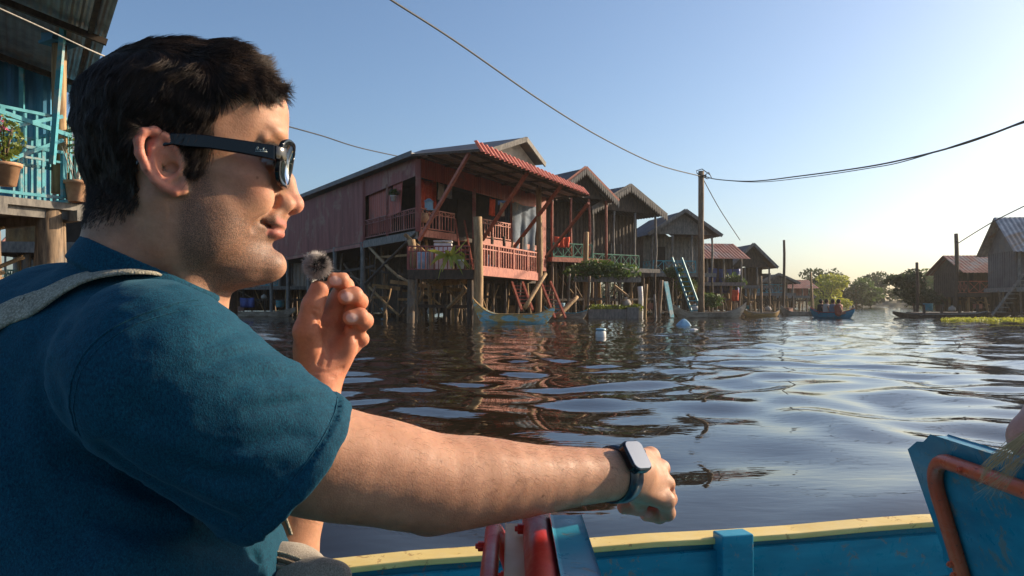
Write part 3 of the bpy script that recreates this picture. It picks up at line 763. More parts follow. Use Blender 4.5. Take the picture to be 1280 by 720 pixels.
def ear_clear(P):
    p = w2h(P); q = np.stack([p[:, 0], np.abs(p[:, 1]), p[:, 2]], 1)
    e = hl(205, 205, -.078); return np.linalg.norm((q-A((e[0]-.003, .082, e[2])))/A((.025, .03, .034)), axis=1)
Vc, Qc = mesh_sdf(cap, HC-.19, HC+.19, .0035)
mk_c = hairmask(Vc)*(ear_clear(Vc) > 1.0)
Xc_, Yc_, _l = side_xy(Vc)
keepv = (mk_c > .62) & (Yc_ < 246-8*vnoise(Vc, .012))
Qk = Qc[keepv[Qc].all(1)]
# shell sinks into the scalp at its rim
N_c = grad(cap, Vc)
Vs = Vc-N_c*(.0060+.012*np.clip(1-(mk_c-.5)*2, 0, 1))[:, None]
used = np.unique(Qk); remap = -np.ones(len(Vs), int); remap[used] = np.arange(len(used))
VA = [Vs[used]]; QA = [remap[Qk]]
tri = Vc[Qk]; ar_ = np.linalg.norm(np.cross(tri[:, 2]-tri[:, 0], tri[:, 3]-tri[:, 1]), axis=1)
rs = np.random.RandomState(5)
def sample(n):
    i = rs.choice(len(Qk), n, p=ar_/ar_.sum()); a = rs.rand(n, 1); b = rs.rand(n, 1); t = tri[i]
    return (t[:, 0]*(1-a)+t[:, 1]*a)*(1-b)+(t[:, 3]*(1-a)+t[:, 2]*a)*b
def comb(l):
    """comb direction in head space"""
    x, y, z = l.T; ya = np.abs(y); sg = np.sign(y)
    t_top = np.clip((z-zz(118))/.035, 0, 1); t_front = np.clip((x-hl(262, 0)[0])/.05, 0, 1)
    fq = np.clip((x-hl(305, 0)[0])/.03, 0, 1)
    top = np.stack([.75-.62*fq, .12+.55*fq, .05+.25*fq], 1)
    back = np.stack([-.12+0*x, 0*x, -1+0*x], 1)
    side = np.stack([-.45-.15*np.clip((z-zz(200))/.06, 0, 1), 0*x, -.9+0*x], 1)
    front_side = np.stack([.55+0*x, 0*x, -.35+0*x], 1)
    tb = np.clip((hl(180, 0)[0]-x)/.05+.3, 0, 1)[:, None]; d = side*(1-tb)+back*tb
    fs = np.clip((x-hl(255, 0)[0])/.03, 0, 1)*np.clip((z-zz(185))/.04, 0, 1); d = d*(1-fs[:, None])+front_side*fs[:, None]
    d = d*(1-t_top[:, None])+top*t_top[:, None]
    return d
NS = 70000
roots = sample(NS); lr = w2h(roots)
mR = hairmask(roots)
Nn = grad(cap, roots); Nl = Nn@HM
len_top = np.clip((lr[:, 2]-zz(150))/.05, 0, 1); nape = np.clip((zz(215)-lr[:, 2])/.04, 0, 1)
ln = (.014+.014*len_top-.003*np.clip((lr[:, 0]-hl(290, 0)[0])/.04, 0, 1)*len_top)*(1-.62*nape)*rs.uniform(.6, 1.15, NS)
clump = np.stack([vnoise(roots+7, .012), vnoise(roots+31, .012), vnoise(roots+53, .012)], 1)
curl = np.stack([vnoise(roots+71, .020), vnoise(roots+91, .020), vnoise(roots+13, .020)], 1)*np.clip((lr[:, 0]-hl(300, 0)[0])/.03, 0, 1)[:, None]
K = 6; path = np.zeros((NS, K, 3)); p = roots-Nn*.0045*(1-.55*nape)[:, None]; path[:, 0] = p
for k in range(1, K):
    l = w2h(p); dl = comb(l)
    n_ = grad(cap, p)
    dw = dl@HM.T
    dw = dw-n_*(dw*n_).sum(1)[:, None]*(.85 if True else 1)
    dw /= np.maximum(np.linalg.norm(dw, axis=1), 1e-6)[:, None]
    lift = (.24-.17*k/K)*rs.uniform(.4, 1.4, NS)
    dw = dw+n_*lift[:, None]+clump*.32+curl*(k-1)*.35+rs.normal(0, .06, (NS, 3))
    dw /= np.linalg.norm(dw, axis=1)[:, None]
    p = p+dw*(ln/(K-1))[:, None]; path[:, k] = p
ok = ear_clear(path[:, -1]) > 1.02
Xe, Ye, _ = side_xy(path[:, -1])
path = path[ok]
rad = A([.00017, .00021, .0002, .00016, .00011, .00003])
v2, q2 = strands(path, rad)
VA.append(v2); QA.append(q2+len(VA[0]))
# cropped hair fading out over nape, round the ear and in the sideburn, rooted in the scalp itself
FADE = [(168, 222), (172, 205), (176, 172), (196, 160), (216, 163), (228, 178), (228, 205), (232, 222), (252, 219), (262, 196), (272, 168), (262, 140), (200, 140), (140, 190), (110, 215), (92, 262), (104, 292), (128, 292), (158, 276), (176, 254)]
l_m = L.copy(); l_m[:, 1] = -np.abs(L[:, 1]); Xm, Ym, _ = side_xy(HC+l_m@HM.T)
fz = inpoly(Xm, Ym, FADE)*headm*(ear_clear(V) > 1.0)*(L[:, 0] < hl(275, 200)[0])
idx = np.nonzero(fz)[0]; NF = 15000; ii = rs.choice(idx, NF); fp = V[ii]+rs.normal(0, .0012, (NF, 3))
for _ in range(3): gf = grad(body, fp); fp = fp-gf*body(fp)[:, None]
xf_, yf_, lf_ = side_xy(fp)
den = np.clip(1-(yf_-252)/42, .08, 1)*(rs.rand(NF)); okf = den > .06+rs.rand(NF)*.3*(yf_ > 250)
fp = fp[okf]; gf = gf[okf]; lf_ = lf_[okf]; yf_ = yf_[okf]
dw = comb(lf_)@HM.T; dw -= gf*(dw*gf).sum(1)[:, None]; dw /= np.linalg.norm(dw, axis=1)[:, None]
lnf = (np.interp(yf_, [160, 235, 285], [.0125, .0100, .0028])*rs.uniform(.6, 1.2, len(fp)))[:, None]; jt = rs.normal(0, .22, fp.shape)
pf_ = np.stack([fp+(dw+jt)*lnf*k/4+gf*lnf*.42*math.sin(k/4*1.9) for k in range(5)], 1)
v3, q3 = strands(pf_, A([.00015, .00015, .00013, .0001, .00004])); VA.append(v3); QA.append(q3+sum(len(x) for x in VA[:-1]))
np_mesh('hair', np.concatenate(VA), np.concatenate(QA), M['hair'], man)
# eyebrows and lashes
NB = 500
t = rs.rand(NB); sgn = np.where(rs.rand(NB) < .5, 1, -1)
yy = .010+.042*t; bx = np.interp(yy, [.01, .03, .052], [hl(353, 176)[0], hl(348, 174)[0], hl(326, 178)[0]])
r0 = np.stack([bx+.001, yy*sgn, zz(187)+.0035*np.sin(t*2.6)+rs.normal(0, .0016, NB)], 1)
d0 = np.stack([-.35-t*.6, sgn*(.9-t*.2), .25-.5*t], 1)+rs.normal(0, .12, (NB, 3)); d0 /= np.linalg.norm(d0, axis=1)[:, None]
W0 = HC+r0@HM.T
for _ in range(6):
    g = grad(body, W0); W0 = W0-g*np.clip(body(W0), -.004, .004)[:, None]
pb = np.stack([W0+(d0@HM.T)*(.0085*k/3)+g*(.0022*math.sin(k/3*2.2)) for k in range(4)], 1)
for sd_ in (-1, 1):
    vb, qb = strands(pb[sgn == sd_], A([.00016, .00016, .00012, .00005])); np_mesh('eyebrow', vb, qb, M['hair'], man)

# short hair on the forearm and upper arm
def skin_fur(name, a, b, spread, n, L0, dirv, mat, r0=.00006):
    t = rs.rand(n, 1); c = a*(1-t)+b*t
    dd = rs.normal(0, 1, (n, 3)); dd /= np.linalg.norm(dd, axis=1)[:, None]; P0 = c+dd*spread
    for _ in range(8):
        g = grad(body, P0); P0 = P0-g*body(P0)[:, None]*.9
    d = dirv+rs.normal(0, .45, (n, 3)); d -= g*(d*g).sum(1)[:, None]; d /= np.linalg.norm(d, axis=1)[:, None]
    ll = L0*rs.uniform(.5, 1.2, (n, 1)); cv = rs.normal(0, .25, (n, 3))
    pts = np.stack([P0+d*ll*k/3+g*ll*.32*math.sin(k/3*2.0)+cv*ll*(k/3)**2*.3 for k in range(4)], 1)
    v, qd = strands(pts, A([r0, r0, r0*.7, r0*.25])); np_mesh(name, v, qd, mat, man)
skin_fur('arm_hair', p3(545, 604, .755), p3(765, 592, .88), .035, 2200, .0095, A((.55, .3, -.8)), M['armhair'])
skin_fur('arm_hair', p3(360, 590, .68), p3(540, 604, .75), .045, 900, .009, A((.6, .2, -.7)), M['armhair'], .00006)

# ---- T-shirt: own surface over the torso, two sleeves open at the hem, a collar band
AX = p3(425, 622, .705)-SR; AX = p3(370, 592, .688)-SR; AX /= np.linalg.norm(AX); HEM = p3(371, 588, .684)
# sleeve hem plane follows the photo's cut
AX2 = EL-SL; AX2 /= np.linalg.norm(AX2); HEM2 = SL+AX2*.17
def g_line(P, a, b, r, w):
    """soft crease or ridge along a line"""
    a, b = A(a), A(b); ba = b-a; t = np.clip(((P-a)@ba)/(ba@ba), 0, 1); d = np.linalg.norm(P-a-t[:, None]*ba, axis=1)
    return w*np.exp(-(d/r)**2)*np.sin(np.clip(t, .02, .98)*math.pi)**.6
CRL = []
def crease(px, r=.007, w=.006):
    """r half width, w depth; drawn through several points so that the fold bends"""
    pts = list(px); CRL.append((pts, r, w))
# drag folds from hem and armpit up across the sleeve; a ridge (negative) beside each groove
for px, r_, w_ in (([(416, 505), (392, 501), (350, 505), (300, 517)], .0050, .0030), ([(425, 488), (385, 486), (340, 490), (290, 500)], .0080, -.0022),
    ([(408, 478), (370, 472), (325, 474), (275, 484)], .0055, .0026), ([(385, 455), (345, 452), (300, 458)], .0070, -.0030), ([(350, 436), (315, 438), (270, 450), (225, 470)], .0055, .0034),
    ([(318, 412), (285, 420), (245, 436)], .0060, .0026), ([(395, 545), (350, 548), (300, 560), (250, 566)], .0075, .0035), ([(380, 560), (330, 566), (280, 580)], .0070, -.0028),
    ([(340, 600), (300, 598), (255, 590), (205, 575)], .0080, .0045), ([(318, 628), (275, 620), (230, 600)], .0070, -.0030), ([(225, 540), (180, 520), (140, 490)], .012, .0035),
    ([(308, 655), (262, 642), (215, 618), (165, 588), (118, 548)], .0085, .0100), ([(292, 672), (235, 655), (170, 632), (100, 600)], .0095, -.0055),
    ([(300, 690), (240, 672), (170, 655), (90, 648)], .0100, .0075), ([(315, 668), (318, 695), (322, 730)], .0055, .0060), ([(250, 715), (180, 698), (110, 692)], .012, -.0050),
    ([(60, 452), (78, 520), (92, 590)], .012, .0050), ([(35, 470), (45, 540), (60, 620)], .012, -.0040), ([(20, 560), (60, 640), (110, 700)], .014, .0060), ([(-10, 640), (40, 690), (60, 740)], .014, -.0050),
    ([(235, 392), (200, 400), (165, 425)], .0060, .0022), ([(120, 360), (90, 395), (75, 430)], .0080, .0030), ([(190, 368), (150, 385), (120, 410)], .0060, -.0018)):
    crease(px, r_, w_)
def shirt(P, cr=True):
    t_ = torso(P, .010)
    t_ = smin(t_, s_ell(P, A((-.372, .77, .80)), (.128, .165, .17)), .04)
    # right sleeve, widening to the hem
    sl = s_cone(P, SR+A((.0, 0, -.004)), HEM+AX*.05, .0745, .0765)
    hem = (P-HEM)@AX
    sl = smax(sl, hem, .004)
    rim = smax(s_cone(P, HEM-AX*.02, HEM+AX*.05, .0770, .0780), np.abs(hem+.009)-.009, .003)
    sl = smin(sl, rim, .002)
    sl = smax(sl, -smax(s_cone(P, HEM-AX*.06, HEM+AX*.08, .060, .0665), -(hem+.022), .01), .003)
    d = smin(t_, sl, .030)
    s2 = s_cone(P, SL, HEM2, .066, .070); h2_ = (P-HEM2)@AX2
    s2 = smax(s2, h2_, .004); s2 = smax(s2, -smax(s_cone(P, HEM2-AX2*.04, HEM2+AX2*.05, .06, .064), -(h2_+.015), .01), .003)
    d = smin(d, s2, .02)
    # armpit side: the sleeve hangs free below the arm
    p = w2h(P)
    # neck opening: a tilted cylinder through the collar
    c0 = hl(176, 341, -.066)*A((1, 0, 1)); ax = A((.42, 0, .907)); ax /= np.linalg.norm(ax)
    rel = p-c0; hgt = rel@ax; rad_ = np.linalg.norm((rel-hgt[:, None]*ax)*A((.93, 1.0, 1)), axis=1)
    col = smax(np.abs(rad_-(.0655-hgt*.16))-.0034, np.abs(hgt+.004)-.013, .003)
    d = smin(d, s_cone(p, c0-ax*.022, c0-ax*.085, .0665, .090), .02)
    d = smax(d, -(smax(rad_-.0622, -(hgt+.006), .006)), .004)
    d = smax(d, (.50-P[:, 2]), .01)                                   # hem of the shirt at the lap
    if cr:
        for pp, r, w in CR2:
            c = pp.mean(0); rad = np.linalg.norm(pp-c, axis=1).max()+r*3
            m = ((P-c)**2).sum(1) < rad*rad
            if not m.any(): continue
            Pm = P[m]; best = np.full(len(Pm), 9.0); tt = np.zeros(len(Pm)); ns = len(pp)-1
            for i in range(ns):
                ba = pp[i+1]-pp[i]; t = np.clip(((Pm-pp[i])@ba)/(ba@ba), 0, 1); dd = np.linalg.norm(Pm-pp[i]-t[:, None]*ba, axis=1)
                u_ = dd < best; best[u_] = dd[u_]; tt[u_] = ((i+t)/ns)[u_]
            d = d.copy(); d[m] += w*np.exp(-(best/r)**2)*np.sin(np.clip(tt, .0, 1)*math.pi)**.7
    d = d+.0028*vnoise(P, .055)+.0011*vnoise(P+3, .022)*1+.0007*vnoise(P*A((1, 1, 2.2))+9, .011)
    d = smin(d, col, .006)
    return d
def prj(p): return march(lambda P: shirt(P, False), p[0], p[1], .48, .86, 120)
CR2 = []
for pts, rr_, ww2 in CRL:
    pp = [prj(p) for p in pts]
    sp = []
    for i in range(len(pp)-1):
        q0 = pp[max(i-1, 0)]; q1 = pp[i]; q2 = pp[i+1]; q3_ = pp[min(i+2, len(pp)-1)]
        for t in (0, .34, .67): sp.append(.5*((2*q1)+(-q0+q2)*t+(2*q0-5*q1+4*q2-q3_)*t*t+(-q0+3*q1-3*q2+q3_)*t**3))
    sp.append(pp[-1]); CR2.append((np.array(sp), rr_, ww2))
Vs_, Qs_ = mesh_sdf(shirt, (-.68, .44, .48), (.0, 1.14, 1.24), .0032)
np_mesh('t_shirt', Vs_, Qs_, M['shirt'], man)
# stitched seams laid on the cloth
def on(fn, pts, off=0.0, dens=12):
    pts = [A(p) for p in pts]; out = []
    for i in range(len(pts)-1):
        p0 = pts[max(i-1, 0)]; p1 = pts[i]; p2 = pts[i+1]; p3_ = pts[min(i+2, len(pts)-1)]
        for k in range(dens):
            t = k/dens
            out.append(.5*((2*p1)+(-p0+p2)*t+(2*p0-5*p1+4*p2-p3_)*t*t+(-p0+3*p1-3*p2+p3_)*t**3))
    out.append(pts[-1]); P = np.array(out)
    for _ in range(12):
        g = grad(fn, P); P = P-g*(fn(P)-off)[:, None]*.8
    return P, grad(fn, P)
sm = MB()
seam = [p3(246, 378, .62), p3(205, 382, .59), p3(155, 400, .575), p3(112, 438, .57), p3(88, 490, .57), p3(84, 545, .58)]
P_, g_ = on(shirt, seam, .0002); sm.tube(P_, .0009, 6)
P_, g_ = on(shirt, [s+A((.004, 0, -.006)) for s in seam], .0001); sm.tube(P_, .0005, 5)
rim0 = [HEM-AX*.021+A(v) for v in ()]
import itertools
u0 = np.cross(AX, A((0, 1, 0))); u0 /= np.linalg.norm(u0); w0 = np.cross(AX, u0)
ring = [HEM-AX*.0195+(u0*math.cos(a)+w0*math.sin(a))*.077 for a in np.linspace(0, 2*math.pi, 40)]
P_ = np.array(ring)
for _ in range(6):
    g = grad(shirt, P_); g -= AX*(g@AX)[:, None]; P_ = P_-g*(shirt(P_)-.0001)[:, None]*.8
sm.tube(P_, .0006, 5)
sm.build('seam', M['shirt'], man, True)
# shorts
def shorts(P):
    d = s_ell(P, A((-.40, .79, .56)), (.175, .195, .14))
    for s, kx in ((-1, .02), (1, 0)):
        hip = A((-.36, .79+s*.09, .55)); kn = A((.04+kx, .93+s*.13, .56)); e = hip*.25+kn*.75
        c = s_cone(P, hip, e, .104, .090); ax = (kn-hip)/np.linalg.norm(kn-hip); c = smax(c, (P-e)@ax, .004)
        d = smin(d, c, .03)
    return d+.003*vnoise(P, .05)
Vq, Qq = mesh_sdf(shorts, (-.62, .48, .36), (.02, 1.18, .74), .008); np_mesh('shorts', Vq, Qq, M['shortcloth'], man)

# ---- sunglasses
gl = empty('sunglasses', h2w(hl(350, 205)), 0, 'black thick-armed sunglasses worn on the face of the man in the teal shirt', 'sunglasses')
def hb(pts, w, h, mb, n=1):           # bar along head-space points, h vertical, w sideways
    for a, b in zip(pts[:-1], pts[1:]):
        mb.beam(h2w(a), h2w(b), w, h)
def ribbon(mb, pts, widths, th, side):
    """temple arm: outline widening to the hinge, real thickness"""
    n = len(pts); base = len(mb.v)
    for p, w in zip(pts, widths):
        for dy in (-th/2, th/2):
            for dz in (-w/2, w/2):
                mb.v.append(tuple(h2w(A(p)+A((0, dy, dz)))))
    for i in range(n-1):
        b = base+i*4; c = b+4
        for (p, q_) in ((0, 1), (1, 3), (3, 2), (2, 0)): mb.f.append((b+p, b+q_, c+q_, c+p))
    mb.f.append((base, base+2, base+3, base+1)); e = base+(n-1)*4; mb.f.append((e, e+1, e+3, e+2))
for s in (-1, 1):
    m_ = MB()
    ps = []
    for (px, py, w, yo) in ((171, 207, 6, .074), (181, 196, 8, .0765), (200, 180, 11, .0775), (216, 175, 15, .0785), (235, 175.5, 17.5, .0785), (262, 176, 17, .078), (300, 179, 17.5, .0765), (330, 182, 19, .075), (347, 184, 20.5, .0735)):
        l = hl(px, py, -.077); ps.append(((l[0], s*yo, l[2]), w*.00078*.92))
    ribbon(m_, [p for p, w in ps], [w for p, w in ps], .0042, s)
    o = m_.build('temple_arm', M['acetate'], gl, False, .0010)
# front: two rounded-trapezoid rims and a bridge, each rim swept, lens inside
def rim_pts(s, sc=1.0, n=44):
    out = []
    cy = .0345; w = .0262*sc; h = .0205*sc
    zc = zz(206)-.0012; x0 = hl(366, 205, -.03)[0]+.001
    for k in range(n):
        a = 2*math.pi*k/n; c, s_ = math.cos(a), math.sin(a)
        ex = 2/3.2
        yy_ = cy+w*math.copysign(abs(c)**ex, c)*(1+.08*s_); z_ = zc+h*math.copysign(abs(s_)**ex, s_)
        x_ = x0-max(0, yy_-.008)**2*3.6-.0-(z_-zc)*-.16
        out.append((x_, s*yy_, z_))
    return out
for s in (-1, 1):
    m_ = MB(); out_ = rim_pts(s, 1.14); inn = rim_pts(s, .93); n = len(out_); b = len(m_.v)
    for (ring_, dx) in ((out_, .0022), (inn, .0015), (inn, -.0022), (out_, -.0022)):
        for p in ring_: m_.v.append(tuple(h2w(A(p)+A((dx, 0, 0)))))
    for j in range(4):
        for k in range(n):
            a0 = b+j*n+k; a1 = b+j*n+(k+1) % n; c0_ = b+((j+1) % 4)*n+k; c1_ = b+((j+1) % 4)*n+(k+1) % n
            m_.f.append((a0, a1, c1_, c0_))
    # end piece reaching back to the temple arm
    l = hl(347, 184, -.077)
    m_.beam(h2w((l[0]-.001, s*.0735, l[2]+.0005)), h2w((hl(363, 186, -.06)[0]-.002, s*.0635, l[2]+.0005)), .0055, .0125)
    rm = m_.build('rim', M['acetate'], gl, True, .0006)
    m_ = MB(); L1 = rim_pts(s, .945)
    for dx in (.0003, -.0011):
        for p in L1: m_.v.append(tuple(h2w(A(p)+A((dx, 0, 0)))))
    m_.f.append(tuple(range(n))); m_.f.append(tuple(reversed(range(n, 2*n))))
    for k in range(n): m_.f.append((k, (k+1) % n, n+(k+1) % n, n+k))
    m_.build('lens', M['lens'], rm, True)
m_ = MB(); x0 = hl(366, 205, -.03)[0]
m_.tube([h2w((x0-.0005, -.0085, zz(199))), h2w((x0+.0015, -.004, zz(195))), h2w((x0+.0022, 0, zz(194))), h2w((x0+.0015, .004, zz(195))), h2w((x0-.0005, .0085, zz(199)))], .0028, 8); m_.build('bridge', M['acetate'], gl, True)
# small silver script mark on the near temple arm
sg = MB(); l0 = hl(326, 181, -.078)
def mark(pts, r=.00022):
    q_ = []
    for (a, b) in pts:
        l = hl(a, b, -.078); yv = -np.interp(l[0], [hl(300, 0, -.077)[0], hl(330, 0, -.077)[0], hl(347, 0, -.077)[0]], [.0765, .075, .0735])-.00225
        q_.append(h2w((l[0], yv, l[2])))
    sg.tube(q_, r, 5)
mark([(321.5, 182.6), (323, 178.6), (324.6, 178.2), (325, 179.6), (323.4, 180.6), (325, 182.4)]); mark([(325.8, 182.2), (326.8, 180.8), (327.4, 182.2), (328.2, 180.8)]); mark([(328.2, 180.8), (328.5, 182.2), (327.6, 184)])
mark([(329.0, 181.2), (330, 181.2)]); mark([(330.6, 182.8), (331.4, 178.9), (333, 178.8), (331.4, 180.6), (333, 182.0), (331, 182.9)]); mark([(333.6, 182.4), (334.4, 181), (335.2, 182.4), (336, 181)]); mark([(321, 184), (326, 183.6), (337, 183.6)])
sg.build('printed_mark', M['silver'], gl, True)

# ---- wristwatch
wt = empty('wristwatch', p3(776, 592, .88), 0, 'black smartwatch with a rounded screen reflecting the sky on the outstretched wrist', 'watch')
ax = p3(800, 590, .912)-p3(740, 594, .862); ax /= np.linalg.norm(ax)
fc = A((.10, -.80, .62)); fc -= ax*(fc@ax); fc /= np.linalg.norm(fc); tw = np.cross(ax, fc)   # face normal, along the band
wc = p3(771, 591, .882)
Mw = Matrix(((ax[0], tw[0], fc[0]), (ax[1], tw[1], fc[1]), (ax[2], tw[2], fc[2])))
# the band hugs the arm
m_ = MB(); n = 48; ringo = []
for k in range(n):
    a = 2*math.pi*k/n; dirn = fc*math.cos(a)+tw*math.sin(a)
    rr_ = []
    for off in (-.0085, 0, .0085):
        c = wc+ax*off; t0 = np.linspace(.015, .05, 60); dd = body(c+dirn*t0[:, None]); i = np.argmax(dd > 0); rr_.append(t0[i] if dd[i] > 0 else .028)
    ringo.append((dirn, rr_))
for k in range(n):
    dirn, rr_ = ringo[k]
    wv = 1.0 if math.cos(2*math.pi*k/n) > .4 else .92
    for j, off in enumerate((-.0095*wv, 0, .0095*wv)):
        m_.v.append(tuple(wc+ax*off+dirn*(rr_[j]+.0030+(.0006 if j == 1 else 0)))); 
    for j, off in enumerate((.0095*wv, 0, -.0095*wv)):
        m_.v.append(tuple(wc+ax*off+dirn*(rr_[2-j]-.0015)))
for k in range(n):
    b0 = k*6; b1 = ((k+1) % n)*6
    for j in range(6): m_.f.append((b0+j, b0+(j+1) % 6, b1+(j+1) % 6, b1+j))
m_.build('band', M['silicone'], wt, True)
rf = np.mean([r_[1][1] for r_ in ringo[:1]])
cc = wc+fc*(rf+.0055)
def rbox(c, sx, sy, sz, rad, name, mat, par, bev):
    m_ = MB(); n = 8; vs = []
    out = []
    for (qx, qy, a0) in ((1, 1, 0), (-1, 1, 90), (-1, -1, 180), (1, -1, 270)):
        for k in range(n+1):
            a = R(a0+90*k/n); out.append((qx*(sx/2-rad)+rad*math.cos(a), qy*(sy/2-rad)+rad*math.sin(a)))
    N_ = len(out)
    for z in (-sz/2, sz/2):
        for x_, y_ in out: m_.v.append(tuple(Vector(c)+Mw@Vector((x_, y_, z))))
    m_.f.append(tuple(reversed(range(N_)))); m_.f.append(tuple(range(N_, 2*N_)))
    for k in range(N_): m_.f.append((k, (k+1) % N_, N_+(k+1) % N_, N_+k))
    return m_.build(name, mat, par, False, bev)
case = rbox(cc, .0310, .0385, .0105, .0085, 'case', M['acetate'], wt, .0022)
rbox(cc+fc*.0054, .0275, .0350, .0012, .0070, 'screen', M['glass'], case, .0005)
m_ = MB(); cp = cc+ax*.016-tw*.006; m_.tube([cp-ax*.001, cp+ax*.0025], .0033, 14); m_.build('crown', M['acetate'], case, True)

# ---- fluffy microphone held between thumb and index
mc = p3(396.5, 333, .925)
mic = empty('fluffy_microphone', mc, 0, 'small grey and white fluffy clip microphone pinched between thumb and finger', 'microphone')
m_ = MB(); m_.box(mc+A((.006, .004, -.008)), (.014, .010, .024), rz=.3); m_.build('clip', M['acetate'], mic, False, .002)
nF = 6500; dd = rs.normal(0, 1, (nF, 3)); dd /= np.linalg.norm(dd, axis=1)[:, None]
lite = .55+vnoise(dd*.9+11, .55)+rs.normal(0, .22, nF)-.30*dd[:, 0]+.35*np.clip(-dd[:, 0], 0, 1)-.38*(dd[:, 1] < -.1)*(1-np.clip(np.hypot(dd[:, 0], dd[:, 2]), 0, 1))*3
tq = rs.normal(0, 1, (nF, 3))*.5
P0 = mc+dd*.0105; LL = rs.uniform(.0035, .0080, (nF, 1))
pth = np.stack([P0+dd*LL*k/4+tq*LL*(k/4)**2*.55 for k in range(5)], 1)
for nm, mk2, mt in (('dark_fur', lite <= .12, M['furd']), ('pale_fur', lite > .12, M['furl'])):
    v, qd = strands(pth[mk2], A([.00025, .00022, .00018, .00012, .00004])); np_mesh(nm, v, qd, mt, mic)
m_ = MB(); m_.lathe((mc[0], mc[1], mc[2]-.0095), [(.0012, 0), (.006, .0015), (.0095, .0065), (.0098, .0095), (.0095, .0125), (.006, .0175), (.0012, .019)], 14); m_.build('capsule', M['furd'], mic, True)

# ---- sling bag: strap over the shoulder, pouch on the lap
bag = empty('sling_bag', p3(372, 700, .80), 0, 'khaki canvas sling bag with a zipped pouch, its grey strap over the teal shoulder', 'bag')
st_pts = [p3(-40, 385, .66), p3(0, 366, .66), p3(25, 350, .66), p3(55, 333, .665), p3(85, 326, .67), p3(115, 325, .675), p3(145, 332, .68), p3(172, 344, .69), p3(205, 362, .73), p3(240, 395, .77), p3(270, 480, .84), p3(290, 600, .86), p3(310, 690, .86)]
back = [A((-.60, .74, .80)), A((-.62, .70, .95))]
strapf = lambda P: smin(smin(torso(P, .0105), s_ell(P, A((-.372, .77, .80)), (.128, .165, .17)), .04), s_cone(P, SR+A((.0, 0, -.004)), HEM, .072, .0735), .03)+0*P[:, 0]
Ps, gs = on(strapf, back+st_pts, .0062, 10)
m_ = MB(); b = 0; n = len(Ps)
Ts = np.gradient(Ps, axis=0); Ts /= np.linalg.norm(Ts, axis=1)[:, None]
Bs = np.cross(gs, Ts); Bs /= np.linalg.norm(Bs, axis=1)[:, None]
prof = [(-.0150, 0), (-.0150, .0022), (-.012, .0034), (-.007, .0026), (0, .0036), (.007, .0026), (.012, .0034), (.0150, .0022), (.0150, 0)]
for i in range(n):
    for (w_, h_) in prof: m_.v.append(tuple(Ps[i]+Bs[i]*w_+gs[i]*h_))
kk = len(prof)
for i in range(n-1):
    for j in range(kk):
        a0 = i*kk+j; a1 = i*kk+(j+1) % kk; m_.f.append((a0, a1, a1+kk, a0+kk))
m_.build('strap', M['web'], bag, True)
BC = p3(352, 752, .80)
def pouch(P):
    d = s_ell(P, BC, (.062, .05, .062))
    q_ = P-BC; d = smin(d, s_ell(P, p3(386, 715, .78), (.020, .02, .012), rotm(0, -25)), .012)
    return d+.0015*vnoise(P, .02)
def pouch2(P):
    d = s_ell(P, p3(372, 742, .765), (.058, .022, .030), rotm(0, -24)); return d+.0018*vnoise(P, .018)
Vp, Qp = mesh_sdf(pouch, BC-.09, BC+.09, .0022); np_mesh('pouch', Vp, Qp, M['canvas'], bag)
Vp, Qp = mesh_sdf(pouch2, BC-.11, BC+.11, .0022); fl = np_mesh('flap', Vp, Qp, M['canvas'], bag)
zp = [p3(325, 674, .765), p3(345, 677, .755), p3(362, 686, .75), p3(375, 697, .75), p3(385, 712, .755)]
Pz, gz = on(pouch, zp, .0006, 10); m_ = MB(); m_.tube(Pz, .0028, 8); m_.build('zipper', M['zip'], bag, True)
for o2 in (.0075, -.0075):
    Bz = np.cross(gz, np.gradient(Pz, axis=0)); Bz /= np.linalg.norm(Bz, axis=1)[:, None]; Pq = Pz+Bz*o2
    for _ in range(5): Pq = Pq-grad(pouch, Pq)*(pouch(Pq)-.0006)[:, None]
    m_ = MB(); m_.tube(Pq, .0022, 7); m_.build('piping', M['web'], bag, True)
# ------------------------------------------------ our boat: hull, gunwale, ribs, floor, and its loose chairs
WZ = 0.10                       # water level
bt = empty('wooden_boat', (.63, .97, .2), 0, 'turquoise wooden boat with a yellow gunwale carrying the man and the chairs', 'boat')
ba = Vector((.976, .217, 0)); bn = Vector((-.217, .976, 0)); C0 = Vector((.627, .973, 0)); BL = 5.2
def hw_(s): return 1.15*max(0.02, (1-(abs(s)/BL)**2.6))
def gz(s): return .45+.30*(abs(s)/BL)**3
def bp(s, k, z): return C0+ba*s+bn*(k*hw_(s))+Vector((0, 0, z))
ss_ = [BL*(-1+2*i/48) for i in range(49)]
m_ = MB()
prof = [(1.0, None, 0), (.985, .30, 0), (.90, .14, 0), (.74, -.05, 0), (0, -.15, 0), (-.74, -.05, 0), (-.90, .14, 0), (-.985, .30, 0), (-1.0, None, 0)]
outer = []; inner = []
for s in ss_:
    ro = []; ri = []
    for k, z, _ in prof:
        zt = gz(s)-.012 if z is None else z+(gz(s)-.45)
        ro.append(bp(s, k, zt)); q_ = bp(s, k*(1-.045/hw_(s)) if hw_(s) > .1 else k*.5, zt+(.03 if abs(k) < .8 else 0)); ri.append(q_)
    outer.append(ro); inner.append(ri)
n = len(prof)
for ring_, flip in ((outer, 0), (inner, 1)):
    b = len(m_.v)
    for r_ in ring_: m_.v += [tuple(v) for v in r_]
    for i in range(len(ss_)-1):
        for j in range(n-1):
            f = (b+i*n+j, b+i*n+j+1, b+(i+1)*n+j+1, b+(i+1)*n+j); m_.f.append(f[::-1] if flip else f)
N0 = len(ss_)*n
for i in range(len(ss_)-1):
    for j in (0, n-1): m_.f.append((i*n+j, (i+1)*n+j, N0+(i+1)*n+j, N0+i*n+j))
hull = m_.build('hull', M['enblue'], bt)
